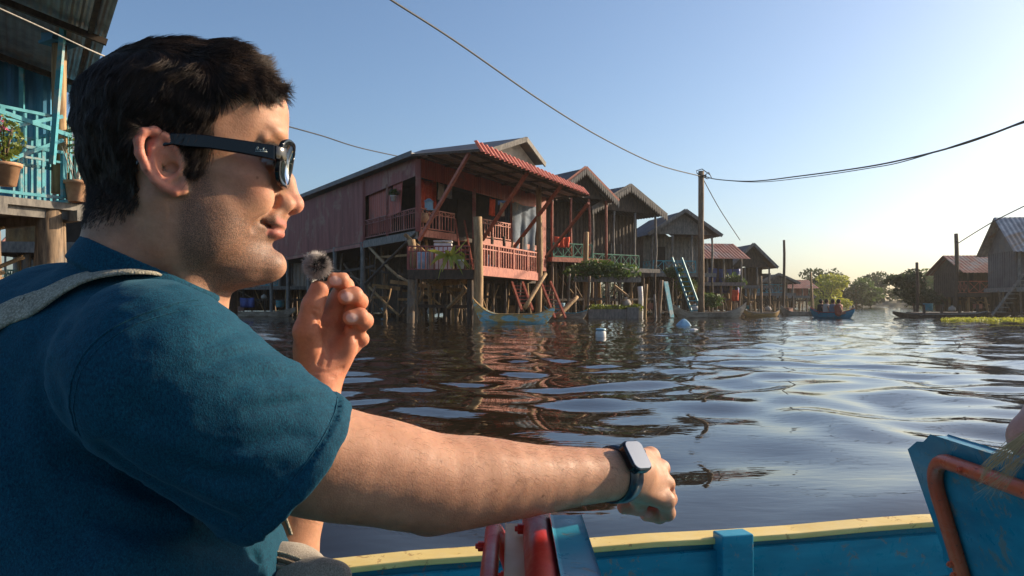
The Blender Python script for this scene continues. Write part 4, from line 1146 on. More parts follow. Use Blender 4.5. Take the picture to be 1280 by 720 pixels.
for sd in (1, -1):
    # inner top strake and the next one, each a plank with its own edge
    for (z0, z1, off, nm) in ((.305, .425, .066, 'plank'), (.150, .300, .058, 'plank')):
        m_ = MB()
        for i in range(len(ss_)-3):
            s0, s1 = ss_[i+1], ss_[i+2]
            dz0, dz1 = gz(s0)-.45, gz(s1)-.45
            k0, k1 = sd*(1-off/hw_(s0)), sd*(1-off/hw_(s1))
            if hw_(s0) < .2 or hw_(s1) < .2: continue
            m_.slab([bp(s0, k0, z0+dz0), bp(s1, k1, z0+dz1), bp(s1, k1, z1+dz1), bp(s0, k0, z1+dz0)], .018)
        m_.build(nm, M['enblue'], hull)
    m_ = MB(); b = 0
    for s in ss_:
        for (dk, dz) in ((.012, 0), (.012, .017), (-.066, .017), (-.066, 0)):
            k = sd*(1+dk/max(hw_(s), .1)); jz = .0025*math.sin(s*9.3+sd)+.002*math.sin(s*23)
            m_.v.append(tuple(bp(s, k, gz(s)+dz-.010+jz)+bn*.003*math.sin(s*17)))
    for i in range(len(ss_)-1):
        for j in range(4): m_.f.append((i*4+j, i*4+(j+1) % 4, i*4+4+(j+1) % 4, i*4+4+j))
    m_.build('gunwale', M['enyellow'], bt, False, .004)
def s_at(px):                    # along-boat position of the far gunwale seen at px
    best = min((abs((bp(s/100, 1, 0).x/bp(s/100, 1, 0).y)*F+640-px), s/100) for s in range(-300, 300)); return best[1]
for s in [s_at(900)+k*1.15 for k in (-3, -2, -1, 0, 1, 2, 3)]:
    if abs(s) > 4.2 or abs(s-s_at(900)+1.15) < .1: pass
    for sd in (1, -1):
        k = sd*(1-.085/hw_(s)); m_ = MB()
        a_ = bp(s, k, .02); b_ = bp(s, sd*(1-.080/hw_(s)), gz(s)+.024)
        m_.beam(a_, b_, .092, .058, up=tuple(bn)); rb = m_.build('rib', M['enblue'], bt, False, .004)
        m_ = MB(); c_ = bp(s, sd*(1-.118/hw_(s)), .265); m_.tube([c_, c_-bn*sd*.010], .011, 10); m_.build('bolt', M['enblue'], rb, True)
for j in range(9):
    m_ = MB()
    o_ = -.80+.2*j
    for s0 in (-3.4, ):
        a_ = C0+ba*-3.4+bn*o_+Vector((0, 0, .20)); b_ = C0+ba*3.4+bn*o_+Vector((0, 0, .20)); m_.beam(a_, b_, .19, .025)
    m_.build('floor_board', M['enblue'], bt, False, .003)

def boat_chair(y0, y1, x_top, tube_mat, label, middle):
    """row seat: leaning plywood back with cut corners, bent tube frame, seat plank on legs"""
    ch = empty('boat_chair', (x_top+.25, (y0+y1)/2, .22), 0, label, 'chair', None)
    zt = .855
    lean = .30
    def bp_(y, z, off=0.0): return Vector((x_top+(zt-z)*lean+off, y, z))
    out = [(y1+.105, zt-.045), (y1+.060, zt-.022), (y1+.035, zt-.018), (y1, zt+.002), (y0, zt+.002), (y0-.035, zt-.018), (y0-.060, zt-.022), (y0-.105, zt-.045), (y0-.085, .62), (y0-.095, .60), (y0-.06, .47), (y1+.06, .47), (y1+.095, .60), (y1+.085, .62)]
    m_ = MB(); th = .018 if middle else .016
    vs = [bp_(y, z, -th) for y, z in out]+[bp_(y, z, th) for y, z in out]; k = len(out)
    m_.add(vs, [tuple(range(k)), tuple(reversed(range(k, 2*k)))]+[(i, (i+1) % k, k+(i+1) % k, k+i) for i in range(k)])
    m_.build('back_panel', M['enblue'], ch, False, .003)
    def loop(off, ztop, ya, yb, r, mat, nm='frame_tube'):
        pts = []; rc = .075
        for z in (.24, .4, .55, ztop-rc-.02): pts.append(bp_(yb, z, off))
        for a in range(0, 91, 12): pts.append(bp_(yb-rc+rc*math.cos(R(a)), ztop-rc+rc*math.sin(R(a)), off))
        for t in (.25, .5, .75): pts.append(bp_(yb-rc+(ya-yb+2*rc)*t, ztop, off))
        for a in range(90, -1, -12): pts.append(bp_(ya+rc-rc*math.cos(R(a)), ztop-rc+rc*math.sin(R(a)), off))
        for z in (ztop-rc-.02, .55, .4, .24): pts.append(bp_(ya, z, off))
        m_ = MB(); m_.tube(pts, r, 14); o = m_.build(nm, mat, ch, True)
        for (y, z) in ((yb-.13, ztop), (ya+.13, ztop), (yb, .62), (yb, .74) if middle else (yb, .60)):
            m_ = MB(); c_ = bp_(y, z, off); m_.tube([c_-Vector((r-.002, 0, 0)), c_-Vector((r+.006, 0, 0))], .0062, 6); m_.tube([c_-Vector((r+.004, 0, 0)), c_-Vector((r+.009, 0, 0))], .0034, 8); m_.build('bolt', mat, o, False, .001)
    if middle:
        loop(-.037, zt-.012, y0-.02, y1+.125, .0165, tube_mat)
        vs = []; m_ = MB()
        o2 = [(y1+.10, zt-.05), (y1+.05, zt-.022), (y0-.05, zt-.022), (y0-.1, zt-.05), (y0-.06, .47), (y1+.06, .47)]
        k = len(o2); vs = [bp_(y, z, -.076) for y, z in o2]+[bp_(y, z, -.052) for y, z in o2]
        m_.add(vs, [tuple(range(k)), tuple(reversed(range(k, 2*k)))]+[(i, (i+1) % k, k+(i+1) % k, k+i) for i in range(k)])
        m_.build('cream_panel', M['encream'], ch, False, .002)
        loop(-.096, zt-.035, y0-.02, y1+.135, .0095, tube_mat)
    else:
        loop(-.0295, zt-.033, y0-.02, y1+.012, .0135, tube_mat)
    m_ = MB(); m_.box((x_top+.34, (y0+y1)/2, .50), (.36, y1-y0+.06, .022)); m_.build('seat', M['enblue'], ch, False, .004)
    for sx in (.19, .49):
        for yy in (y0+.02, y1-.02):
            m_ = MB(); m_.tube([(x_top+sx, yy, .49), (x_top+sx, yy, .214)], .012, 10); m_.build('leg', tube_mat, ch, True)
boat_chair(.42, .865, .062, M['enred'], 'red framed chair with cream and turquoise back panels under the man\'s forearm', True)
boat_chair(.93, 1.375, .775, M['enorange'], 'turquoise panel chair with an orange tube frame below the blonde hair', False)
# the man's own seat, hidden by him
ch = empty('bench', (-.40, .80, .22), 0, 'wooden plank seat on which the man in the teal shirt sits', 'seat')
m_ = MB(); m_.box((-.33, .80, .415), (.42, .50, .03)); m_.build('plank', M['enblue'], ch, False, .004)
for sx in (-.5, -.16):
    for yy in (.6, 1.0):
        m_ = MB(); m_.box((sx, yy, .306), (.04, .04, .185)); m_.build('leg', M['enblue'], ch, False, .003)

# ---- passenger whose elbow and fair hair reach over the right chair
if not globals().get('NO_PERSON'):
    wo = empty('person', (1.08, 1.1, .5), 0, 'blonde passenger with an elbow over the turquoise chair at the right edge', 'person')
    sh_ = A((1.02, 1.30, 1.05)); el_ = A((.826, 1.200, .885)); ha_ = A((1.02, .98, .90))
    def wbody(P):
        d = s_ell(P, A((1.10, 1.13, .82)), (.11, .17, .27)); d = smin(d, s_cone(P, A((1.10, 1.13, 1.02)), A((1.10, 1.13, 1.12)), .05, .048), .04)
        d = smin(d, s_cone(P, A((1.09, .97, 1.01)), sh_, .052, .050), .05)
        d = smin(d, s_ell(P, A((1.13, 1.13, 1.25)), (.093, .075, .115)), .02); d = smin(d, s_cone(P, A((1.20, 1.13, 1.25)), A((1.228, 1.13, 1.235)), .012, .010), .01)
        d = smin(d, s_cone(P, sh_, el_, .046, .036), .03); d = smin(d, s_cone(P, el_, ha_, .037, .024), .012)
        for i in range(4): d = smin(d, s_cone(P, ha_, ha_+A((.075, -.03+.018*i, .01-.006*i)), .012, .0065), .006)
        d = smin(d, s_cone(P, ha_, ha_+A((.03, .04, .03)), .011, .007), .006)
        d = smin(d, s_ell(P, A((1.12, 1.12, .62)), (.15, .18, .12)), .06)
        for s in (-1, 1):
            k = A((1.52, 1.12+s*.1, .60)); d = smin(d, s_cone(P, A((1.14, 1.12+s*.09, .60)), k, .08, .055), .03); d = smin(d, s_cone(P, k, A((1.5, 1.12+s*.1, .26)), .05, .035), .02)
            d = smin(d, s_cone(P, A((1.48, 1.12+s*.1, .245)), A((1.66, 1.12+s*.1, .235)), .032, .025), .02)
        return d
    Vw, Qw = mesh_sdf(wbody, (.70, .75, .15), (1.80, 1.55, 1.42), .005)
    ob = np_mesh('body', Vw, Qw, M['skin'], wo); set_color(ob, 'skin', np.tile(A((.62, .33, .25)), (len(Vw), 1))); set_color(ob, 'mask', np.zeros((len(Vw), 3)))
    def wshirt(P):
        d = s_ell(P, A((1.10, 1.13, .82)), (.125, .185, .29)); d = smin(d, s_cone(P, A((1.09, .98, 1.00)), sh_*A((1, .99, 1)), .062, .060), .05)
        d = smin(d, s_cone(P, sh_, sh_*.55+el_*.45, .062, .058), .02); d = smax(d, -s_cone(P, A((1.10, 1.13, 1.02)), A((1.10, 1.13, 1.2)), .062, .07), .01)
        d = smax(d, .60-P[:, 2], .02); return d+.004*vnoise(P, .05)
    Vw, Qw = mesh_sdf(wshirt, (.78, .78, .5), (1.32, 1.48, 1.2), .006); np_mesh('shirt', Vw, Qw, M['white'], wo)
    rs2 = np.random.RandomState(9)
    nH = 1500; dd = rs2.normal(0, 1, (nH, 3)); dd[:, 2] = np.abs(dd[:, 2])+.15; dd[:, 0] = -np.abs(dd[:, 0])*.9+.25*rs2.rand(nH); dd /= np.linalg.norm(dd, axis=1)[:, None]
    P0 = A((1.13, 1.13, 1.26))+dd*A((.100, .082, .122)); K = 10
    pts = np.zeros((nH, K, 3)); pts[:, 0] = P0; p = P0
    for k in range(1, K):
        dv_ = np.tile(A((-.10, 0, -1)), (nH, 1))+dd*.5*(1-k/K)+rs2.normal(0, .08, (nH, 3)); dv_ /= np.linalg.norm(dv_, axis=1)[:, None]
        p = p+dv_*.042; pts[:, k] = p
    wi = (rs2.rand(nH) < .5)
    v, qd = strands(pts, A([.0009, .0009, .0009, .0008, .0008, .0007, .0006, .0005, .0003, .0001]))
    VW = [v]; QW = [qd]
    # locks blown over the chair back
    for j in range(120):
        t = rs2.rand(); e1 = at(1290, 548+6*t, 1.12); e2 = at(1236+28*t, 552+14*rs2.rand(), 1.14); e3 = at(1224+45*rs2.rand()**1.0*(1 if j % 3 else 0)+2*t, 580+24*rs2.rand(), 1.14)
        if j > 70: e2 = at(1262+8*t, 585+6*t, 1.13); e3 = at(1212+46*rs2.rand(), 600+26*rs2.rand(), 1.13)
        e0 = Vector((1.0, 1.13, 1.10)); pt = []
        for k in range(9):
            u = k/8; a_ = e0.lerp(e1, min(1, u*2)) if u < .5 else None
            q_ = e0*(1-u)**3+e1*3*u*(1-u)**2+e2*3*u*u*(1-u)+e3*u**3; pt.append(tuple(q_+Vector(rs2.normal(0, .0012, 3))))
        v, qd = strands(np.array([pt]), A([.00042]*6+[.0004, .0003, .00014])*(1.0 if j < 71 else .5)); QW.append(qd+sum(len(x) for x in VW)); VW.append(v)
    np_mesh('hair', np.concatenate(VW), np.concatenate(QW), M['blond'], wo)
# ------------------------------------------------ the village on stilts
random.seed(21)
def V2(p, z): return Vector((p[0], p[1], z))
def part(name, mat, par, fn, smooth=False, bevel=0.0):
    m = MB(); fn(m); return m.build(name, mat, par, smooth, bevel)
def stilt(par, x, y, z1, r=.11, mat='pole', lean=.15, z0=-.9):
    m = MB(); m.pole((x+random.uniform(-lean, lean), y+random.uniform(-lean, lean), z0), (x, y, z1), r, r*.85, 9, .012); return m.build('stilt', M[mat], par, True)
def brace(par, a, b, r=.05, mat='pole', name='brace'):
    m = MB(); m.pole(a, b, r, r*.8, 7, .015, 4); return m.build(name, M[mat], par, True)
def railing(par, a, b, h, mat, n=None, style='bars', th=.05, base=.12):
    a = Vector(a); b = Vector(b); m = MB(); L = (b-a).length; up = Vector((0, 0, 1))
    m.beam(a+up*h, b+up*h, th*1.3, th); m.beam(a+up*base, b+up*base, th, th)
    if style != 'cross': m.beam(a+up*h*.80, b+up*h*.80, th*.8, th*.7)
    n = n or max(2, int(L/.28))
    for i in range(n+1):
        t = i/n; p = a.lerp(b, t)
        w = th*1.5 if i % 6 == 0 else th*.75
        m.box(p+up*(base+h)/2, (w, w, h-base), rz=math.atan2(b.y-a.y, b.x-a.x))
        if style == 'x' and i < n and i % 3 == 0:
            q = a.lerp(b, min(1, (i+3)/n)); m.beam(p+up*h*.8, p.lerp(q, .5)+up*h, th*.6); m.beam(p.lerp(q, .5)+up*h, q+up*h*.8, th*.6)
        if style == 'cross' and i < n:
            q = a.lerp(b, (i+1)/n); m.beam(p+up*base, q+up*h, th*.55); m.beam(p+up*h, q+up*base, th*.55)
    return m.build('railing', M[mat], par)
def planks(par, pts, z, th=.14, mat='greywood', name='deck'):
    m = MB(); m.slab([V2(p, z-th/2) for p in pts], th); return m.build(name, M[mat], par)
def leaf_cloud(m, c, r, n, size, flat=0.0):
    c = Vector(c)
    for _ in range(n):
        while True:
            d = Vector([random.uniform(-1, 1) for _ in range(3)])
            if .25 < d.length < 1: break
        d = d.normalized()*(d.length**.5)
        k = 1+.35*mnoise.noise(d*2.1+c*.7)
        p = c+Vector((d.x*r[0], d.y*r[1], d.z*r[2]))*k
        s = size*random.uniform(.6, 1.4)
        u = Vector([random.uniform(-1, 1) for _ in range(3)]).normalized(); w = u.cross(Vector([random.uniform(-1, 1) for _ in range(3)])).normalized()
        m.add([p-u*s, p-w*s*.45, p+u*s, p+w*s*.45], [(0, 1, 2, 3)])
def tree(x, y, h, cr, label, group, leaf='leaf', size=.35, n=2600, trunk_h=.3, cat='tree'):
    t = empty('broadleaf_tree', (x, y, .1), 0, label, cat, group)
    m = MB(); m.pole((x, y, -.3), (x+random.uniform(-.3, .3), y, h*.62), .16*h/6, .07*h/6, 9, .04)
    for k in range(6):
        a = random.uniform(0, 6.3); m.pole((x, y, h*random.uniform(.3, .5)), (x+math.cos(a)*cr*.65, y+math.sin(a)*cr*.65, h*random.uniform(.55, .85)), .06*h/6, .02*h/6, 6, .05, 4)
    m.build('trunk', M['pole'], t, True)
    m = MB()
    for k in range(13):
        a = random.uniform(0, 6.3); q = random.uniform(.1, .75); zc = h*random.uniform(trunk_h, .9)
        leaf_cloud(m, (x+math.cos(a)*cr*q, y+math.sin(a)*cr*q, zc), (cr*random.uniform(.32, .5),)*2+(h*random.uniform(.10, .19),), n//13, size)
    m.build('crown', M[leaf], t); return t

# ======== the burgundy house
C = Vector((-4.68, 38, 0)); u = Vector((.493, .870, 0)); v = Vector((-.52, .854, 0))
def FP(t, z, off=0.0): return C+u*t-Vector((.87, -.493, 0))*0+Vector((.87, -.493, 0))*off+Vector((0, 0, z))
def LP(t, z, off=0.0): return C+v*t+Vector((-.854, -.52, 0))*off+Vector((0, 0, z))
DK = 4.6
h1 = empty('stilt_house', (-3, 44, .1), 0, 'burgundy sheet metal stilt house with a wide tin canopy and terracotta balconies', 'house')
part('side_wall', M['burg'], h1, lambda m: m.corr(LP(7.6, DK-.1), LP(30, DK-.1), LP(30, 8.35), LP(7.6, 8.35), .22, .03))
part('wall_trim', M['burg'], h1, lambda m: (m.box(LP(7.6, 6.4, .02), (.16, .16, 3.7)), m.beam(LP(7.6, DK-.18, .05), LP(30, DK-.18, .05), .1, .2)))
part('header', M['burg'], h1, lambda m: (m.corr(LP(.05, 7.45), LP(7.5, 7.25), LP(7.5, 8.35), LP(.05, 8.35), .2, .025),))
part('header', M['redsheet'], h1, lambda m: (m.corr(FP(12.9, 7.05), FP(.1, 7.35), FP(.1, 8.3), FP(12.9, 8.0), .2, .025),))
part('roof', M['darkzinc'], h1, lambda m: (m.slab([LP(-.2, 8.45, .5), LP(30.5, 8.72, .5), LP(30.5, 9.1, -9), FP(14, 8.9, -9), FP(14, 8.12, .1)], .09)))
part('fascia', M['darkzinc'], h1, lambda m: m.beam(LP(-.3, 8.42, .52), LP(30.5, 8.68, .52), .05, .26))
A1 = Vector((-1.39, 33.2, 7.78)); B1 = Vector((4.35, 43.1, 7.22)); C1 = LP(-.2, 8.40, .5); D1 = FP(14.2, 7.95)
can = part('canopy', M['soffit'], h1, lambda m: m.corr(A1, B1, D1, C1, .42, .045))
part('canopy_edge', M['ridge'], can, lambda m: m.corr(A1+Vector((.05, -.05, -.16)), B1+Vector((.05, -.05, -.12)), B1+Vector((-.28, .05, .30)), A1+Vector((-.28, .05, .36)), .40, .085))
for t in (.12, .42, .74):
    part('purlin', M['darkwood'], can, lambda m: m.beam(A1.lerp(C1, t)-Vector((0, 0, .14)), B1.lerp(D1, t)-Vector((0, 0, .14)), .09, .13))
for t in (.0, .2, .4, .6, .8, 1.0):
    part('rafter', M['darkwood'], can, lambda m: m.beam(A1.lerp(B1, t)-Vector((0, 0, .07)), C1.lerp(D1, t)-Vector((0, 0, .07)), .07, .10))
for (a, b) in (((588, 189, 34.2), (524, 300, 37.4)), ((659, 216, 37.8), (603, 300, 41.8)), ((701, 233, 40.6), (642, 310, 45.0)), ((736, 254, 43.2), (682, 322, 48.5))):
    part('strut', M['redpaint'], h1, lambda m: m.beam(at(*a), at(*b), .15, .15))
# gable behind the canopy
g0, g1, gp = at(598, 193, 43.5), at(670, 209, 48.5), at(646, 177.5, 45.8); bk = Vector((-.87, .493, 0))*7
part('gable_wall', M['palewall'], h1, lambda m: m.slab([g0, g1, gp], .12))
for a_, b_ in ((g0, gp), (gp, g1)):
    part('gable_roof', M['darkzinc'], h1, lambda m: m.slab([a_+Vector((.5, -.3, .16)), b_+Vector((.5, -.3, .16)), b_+bk+Vector((0, 0, .16)), a_+bk+Vector((0, 0, .16))], .1))
    part('barge_board', M['greywood'], h1, lambda m: m.beam(a_+Vector((.58, -.33, .10)), b_+Vector((.58, -.33, .10)), .09, .30))
# floors, inner rooms
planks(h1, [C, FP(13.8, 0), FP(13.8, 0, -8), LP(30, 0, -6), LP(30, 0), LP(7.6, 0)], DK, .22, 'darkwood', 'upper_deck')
part('deck_fascia', M['redpaint'], h1, lambda m: (m.beam(FP(0, DK-.05, .06), FP(3.4, DK-.05, .06), .05, .36), m.beam(FP(5.3, DK-.05, .06), FP(13.2, DK-.05, .06), .05, .32)))
part('deck_fascia', M['greywood'], h1, lambda m: m.beam(LP(0, DK-.15, .06), LP(7.6, DK-.15, .06), .07, .42))
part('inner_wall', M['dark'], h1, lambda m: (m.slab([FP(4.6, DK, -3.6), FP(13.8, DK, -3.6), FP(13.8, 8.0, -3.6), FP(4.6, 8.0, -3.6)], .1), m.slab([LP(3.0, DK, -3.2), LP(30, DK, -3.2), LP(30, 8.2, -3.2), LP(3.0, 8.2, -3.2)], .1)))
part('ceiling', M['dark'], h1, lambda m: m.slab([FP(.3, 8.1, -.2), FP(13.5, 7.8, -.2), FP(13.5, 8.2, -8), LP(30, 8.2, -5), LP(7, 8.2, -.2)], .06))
part('end_wall', M['redpaint'], h1, lambda m: m.corr(FP(13.0, DK-1.5), FP(14.1, DK-1.5), FP(14.1, 8.0), FP(13.0, 8.0), .25, .03))
part('shutter', M['redsheet'], h1, lambda m: m.corr(LP(2.1, 5.8, .05), LP(3.9, 5.7, .05), LP(3.4, 7.5, -.1), LP(2.2, 7.5, -.1), .25, .03))
part('shutter', M['redsheet'], h1, lambda m: m.corr(LP(4.0, 5.0, -.2), LP(7.4, 5.0, -.2), LP(7.4, 7.6, -.2), LP(4.0, 7.6, -.2), .3, .03))
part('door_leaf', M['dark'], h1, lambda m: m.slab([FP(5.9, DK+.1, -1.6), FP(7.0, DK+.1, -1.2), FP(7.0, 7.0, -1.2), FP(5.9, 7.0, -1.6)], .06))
for (t, side, z0, z1, w) in ((0, 'L', DK, 8.2, .26), (4.1, 'L', DK, 7.5, .12), (5.2, 'F', DK, 7.4, .2), (9.4, 'F', DK, 7.3, .14)):
    f_ = LP if side == 'L' else FP
    part('post', M['burg'], h1, lambda m: m.box(f_(t, (z0+z1)/2), (w, w, z1-z0)))
railing(h1, LP(.1, DK+.1), LP(7.5, DK+.1), 1.12, 'burg', None, 'x')
railing(h1, FP(.1, DK+.1), FP(3.2, DK+.1), 1.10, 'redpaint', None, 'x', .06)
railing(h1, FP(5.4, DK+.1), FP(9.3, DK+.1), 1.10, 'redpaint', None, 'x', .06)
# lower landing
E1 = Vector((-4.93, 36, 0)); E2 = Vector((-1.66, 36.0, 0)); E3 = Vector((1.62, 43, 0)); LZ = 2.5
planks(h1, [E1, E2, FP(5, 0, -.5), C+Vector((0, .5, 0))], LZ, .2, 'greywood', 'landing')
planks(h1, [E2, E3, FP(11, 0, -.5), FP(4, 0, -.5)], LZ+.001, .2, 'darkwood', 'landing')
part('landing_fascia', M['darkwood'], h1, lambda m: m.beam(E1+Vector((0, -.05, LZ-.12)), E2+Vector((0, -.05, LZ-.12)), .06, .44))
part('landing_fascia', M['redpaint'], h1, lambda m: m.beam(E2+Vector((.1, 0, LZ+.06)), E3+Vector((.05, -.05, LZ-.02)), .07, .42))
railing(h1, E1+Vector((0, 0, LZ)), E2+Vector((-.35, 0, LZ)), 1.22, 'burg', 14, 'bars', .06)
railing(h1, E1+Vector((0, 0, LZ)), C+Vector((-.3, 0, LZ)), 1.22, 'burg', 6, 'bars', .06)
railing(h1, E2+Vector((.2, .2, LZ+.15)), E3+Vector((-.05, -.1, LZ+.1)), 1.22, 'redpaint', 24, 'bars', .085)
# stairs from landing to upper deck
part('stairs', M['redpaint'], h1, lambda m: ([m.beam(FP(3.3+d, DK+.9), E2+Vector((-.75+d*.6, 1.2, LZ+.1)), .07, .16) for d in (0, .9)], [m.box(FP(3.75, DK).lerp(E2+Vector((-.45, 1.2, LZ+.2)), k/7), (.7, .25, .04)) for k in range(1, 7)]))
part('shade_screen', M['darkwood'], h1, lambda m: (m.corr(FP(15, .3, -7.5), FP(9, .3, -7.5), FP(9, DK-.3, -7.5), FP(15, DK-.3, -7.5), .4, .05), m.corr(FP(9, .3, -7.5), LP(30, .3, -5), LP(30, DK-.3, -5), FP(9, DK-.3, -7.5), .4, .05)))  # added dark sheet, gives the shade between the stilts
# stilts
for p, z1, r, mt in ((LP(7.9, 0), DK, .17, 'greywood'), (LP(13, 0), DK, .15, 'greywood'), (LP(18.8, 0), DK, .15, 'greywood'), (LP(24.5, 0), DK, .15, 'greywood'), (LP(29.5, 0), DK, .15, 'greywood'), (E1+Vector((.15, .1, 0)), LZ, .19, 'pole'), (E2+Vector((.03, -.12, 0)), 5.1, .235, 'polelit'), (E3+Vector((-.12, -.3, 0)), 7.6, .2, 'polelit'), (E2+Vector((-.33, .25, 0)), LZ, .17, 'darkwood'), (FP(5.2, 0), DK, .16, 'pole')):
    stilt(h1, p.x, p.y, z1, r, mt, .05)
for k in range(64):
    a_ = random.uniform(0, 19) if k > 60 or k % 4 else random.uniform(14, 30); b_ = random.uniform(-6.5, -.3)
    p = LP(a_, 0, b_) if k % 2 else FP(a_*.7, 0, b_*1.2*min(1, a_*.7/8))
    stilt(h1, p.x, p.y, DK, random.uniform(.06, .13), random.choice(['pole', 'pole', 'darkwood', 'plank']), .5)
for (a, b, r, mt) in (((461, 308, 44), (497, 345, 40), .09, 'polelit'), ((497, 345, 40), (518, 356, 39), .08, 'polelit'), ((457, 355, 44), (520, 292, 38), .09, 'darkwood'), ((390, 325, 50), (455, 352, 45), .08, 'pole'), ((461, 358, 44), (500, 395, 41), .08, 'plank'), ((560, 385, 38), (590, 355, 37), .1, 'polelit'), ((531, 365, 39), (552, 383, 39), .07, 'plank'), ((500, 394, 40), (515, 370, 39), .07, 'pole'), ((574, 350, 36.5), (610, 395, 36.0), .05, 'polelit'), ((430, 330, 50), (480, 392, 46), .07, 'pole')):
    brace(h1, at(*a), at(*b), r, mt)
for (a, b, w, h, mt) in (((488, 352, 41), (578, 363, 41), .12, .2, 'plank'), ((465, 357, 44), (500, 361, 44), .1, .22, 'plank'), ((500, 382, 38.5), (592, 383.5, 38.5), .1, .16, 'darkwood'), ((400, 345, 48), (470, 332, 44), .1, .15, 'darkwood'), ((540, 355, 38), (592, 350, 38), .1, .3, 'plank'), ((600, 352, 40), (680, 352, 46), .1, .2, 'darkwood'), ((470, 322, 43), (520, 318, 40), .08, .12, 'plank'), ((462, 338, 44), (520, 345, 41), .08, .1, 'darkwood')):
    part('beam', M[mt], h1, lambda m: m.beam(at(*a), at(*b), w, h))
for (a, b) in (((640, 353, 39), (652, 388, 37)), ((676, 352, 42), (694, 398, 39.5))):
    q = Vector((.55, .1, 0))
    part('ladder', M['redpaint'], h1, lambda m: (m.beam(at(*a), at(*b), .1, .12), m.beam(at(*a)+q, at(*b)+q, .1, .12), [m.beam(at(*a).lerp(at(*b), k/8), at(*a).lerp(at(*b), k/8)+q, .05) for k in range(1, 8)]))
brace(h1, at(656, 385, 36.5), at(682, 342, 38), .12, 'polelit')
# cloth and things on the balconies
def cloth(par, name, mat, tl, tr, bl, br, waves=7, amp=.08, sag=.1, nu=28, nv=10):
    m = MB(); tl, tr, bl, br = map(Vector, (tl, tr, bl, br)); n_ = (tr-tl).cross(bl-tl).normalized()
    for j in range(nv+1):
        for i in range(nu+1):
            a, b = i/nu, j/nv; p = tl.lerp(tr, a).lerp(bl.lerp(br, a), b)
            m.v.append(tuple(p+n_*amp*(.3+b)*math.sin(a*waves*6.28+b*1.3+2*mnoise.noise(Vector((a*4, b*2, 0))))+Vector((0, 0, -sag*math.sin(a*math.pi)*(1-b*.4)))))
    for j in range(nv):
        for i in range(nu): q = j*(nu+1)+i; m.f.append((q, q+1, q+nu+2, q+nu+1))
    o = m.build(name, M[mat], par, True); s = o.modifiers.new('thickness', 'SOLIDIFY'); s.thickness = .02; return o
c_ = cloth(None, 'curtain', 'cloth', at(638, 250, 46.2), at(671, 258, 48.6), at(638, 316, 46.2), at(669, 322, 48.6), 3, .12, .15)
tag(c_, 'grey blue curtain hanging behind the terracotta balcony of the burgundy house', 'curtain')
c_ = cloth(None, 'red_curtain', 'redcloth', at(526, 224, 39.6), at(545, 226, 41), at(526, 262, 39.6), at(545, 263, 41), 4, .1, .05)
tag(c_, 'bright red curtain in the corner opening of the burgundy house', 'curtain')
def obj1(name, mat, fn, label, cat, group=None, smooth=False, bevel=0):
    m = MB(); fn(m); o = m.build(name, M[mat], None, smooth, bevel); return tag(o, label, cat, group)
def pot(x, y, z, r, h, mat, label, group=None, leafm='leaf', lr=.3, n=70, tall=.5, ls=.12):
    p = empty('potted_plant', (x, y, z), 0, label, 'potted plant', group)
    part('pot', M[mat], p, lambda m: m.lathe((x, y, z), [(r*.7, 0), (r*.95, h*.85), (r*1.08, h*.86), (r*1.08, h), (r*.95, h), (r*.9, h*.9)], 14), True)
    def lv(m):
        for k in range(5):
            a = k*1.3; e = Vector((x+math.cos(a)*lr*.5, y+math.sin(a)*lr*.5, z+h+tall*random.uniform(.6, 1))); m.tube([(x, y, z+h*.9), ((x+e.x)/2, (y+e.y)/2, z+h+tall*.5), e], [.014*r/.15, .01*r/.15, .004*r/.15], 5)
    part('stem', M['pole'], p, lv, True)
    part('foliage', M[leafm], p, lambda m: leaf_cloud(m, (x, y, z+h+tall*.6), (lr, lr, tall*.55), n, ls))
    return p
q = FP(.9, DK+1.2); obj1('bird_house', 'skyblue', lambda m: (m.box(q+Vector((0, 0, .2)), (.4, .34, .4)), m.lathe(q+Vector((0, 0, .4)), [(.34, 0), (.08, .16)], 4, .8), m.box(q+Vector((0, 0, -.03)), (.7, .5, .06))), 'small pale blue spirit house standing on the upper railing corner', 'spirit house')
q = LP(2.6, 7.0, .25); pot(q.x, q.y, q.z-.6, .17, .3, 'white', 'white hanging pot with green plant under the burgundy eave', None, 'leaf', .3, 60, .25)
q = at(573, 336, 35.8); pot(q.x+.1, q.y, q.z, .22, .42, 'white', 'white bucket with long yellow green leaves hanging over the lower landing rail', None, 'leafp', .2, 16, .3, .1)
pl = empty('hanging_plant', at(562, 330, 35.7), 0, 'broad leaved yellow green plant hanging below the landing rail', 'plant')
def fronds(m):
    base_ = at(562, 322, 35.7)
    for k in range(17):
        a = k*2.4; L_ = random.uniform(.7, 1.5); dn = random.uniform(-.2, 1.0)
        pts = [base_+Vector((math.cos(a)*L_*t*.75, -abs(math.sin(a))*L_*t*.3, (.55*t-dn*1.9*t*t)*L_*.8)) for t in (0, .33, .66, 1)]
        for i in range(3):
            w0, w1 = (.05, .13, .12, .01)[i], (.05, .13, .12, .01)[i+1]; s = Vector((math.sin(a)*.6, 0, .8))
            m.add([pts[i]-s*w0, pts[i]+s*w0, pts[i+1]+s*w1, pts[i+1]-s*w1], [(0, 1, 2, 3)])
part('leaves', M['leafp'], pl, fronds)
q = at(521, 318, 37); obj1('barrel', 'skyblue', lambda m: m.lathe((q.x+.25, q.y, LZ), [(.28, 0), (.31, .1), (.31, .45), (.33, .5), (.31, .55), (.31, .95), (.28, 1.0)], 16), 'blue plastic barrel standing on the lower landing behind the rail', 'barrel', None, True)
obj1('crate', 'white', lambda m: (m.box(at(554, 320, 37)+Vector((0, 0, -.15)), (.85, .6, 1.5)), m.box(at(554, 299, 37)+Vector((0, 0, -.12)), (.9, .65, .06))), 'tall white box on the lower landing beside the hanging plant', 'box', None, False, .02)
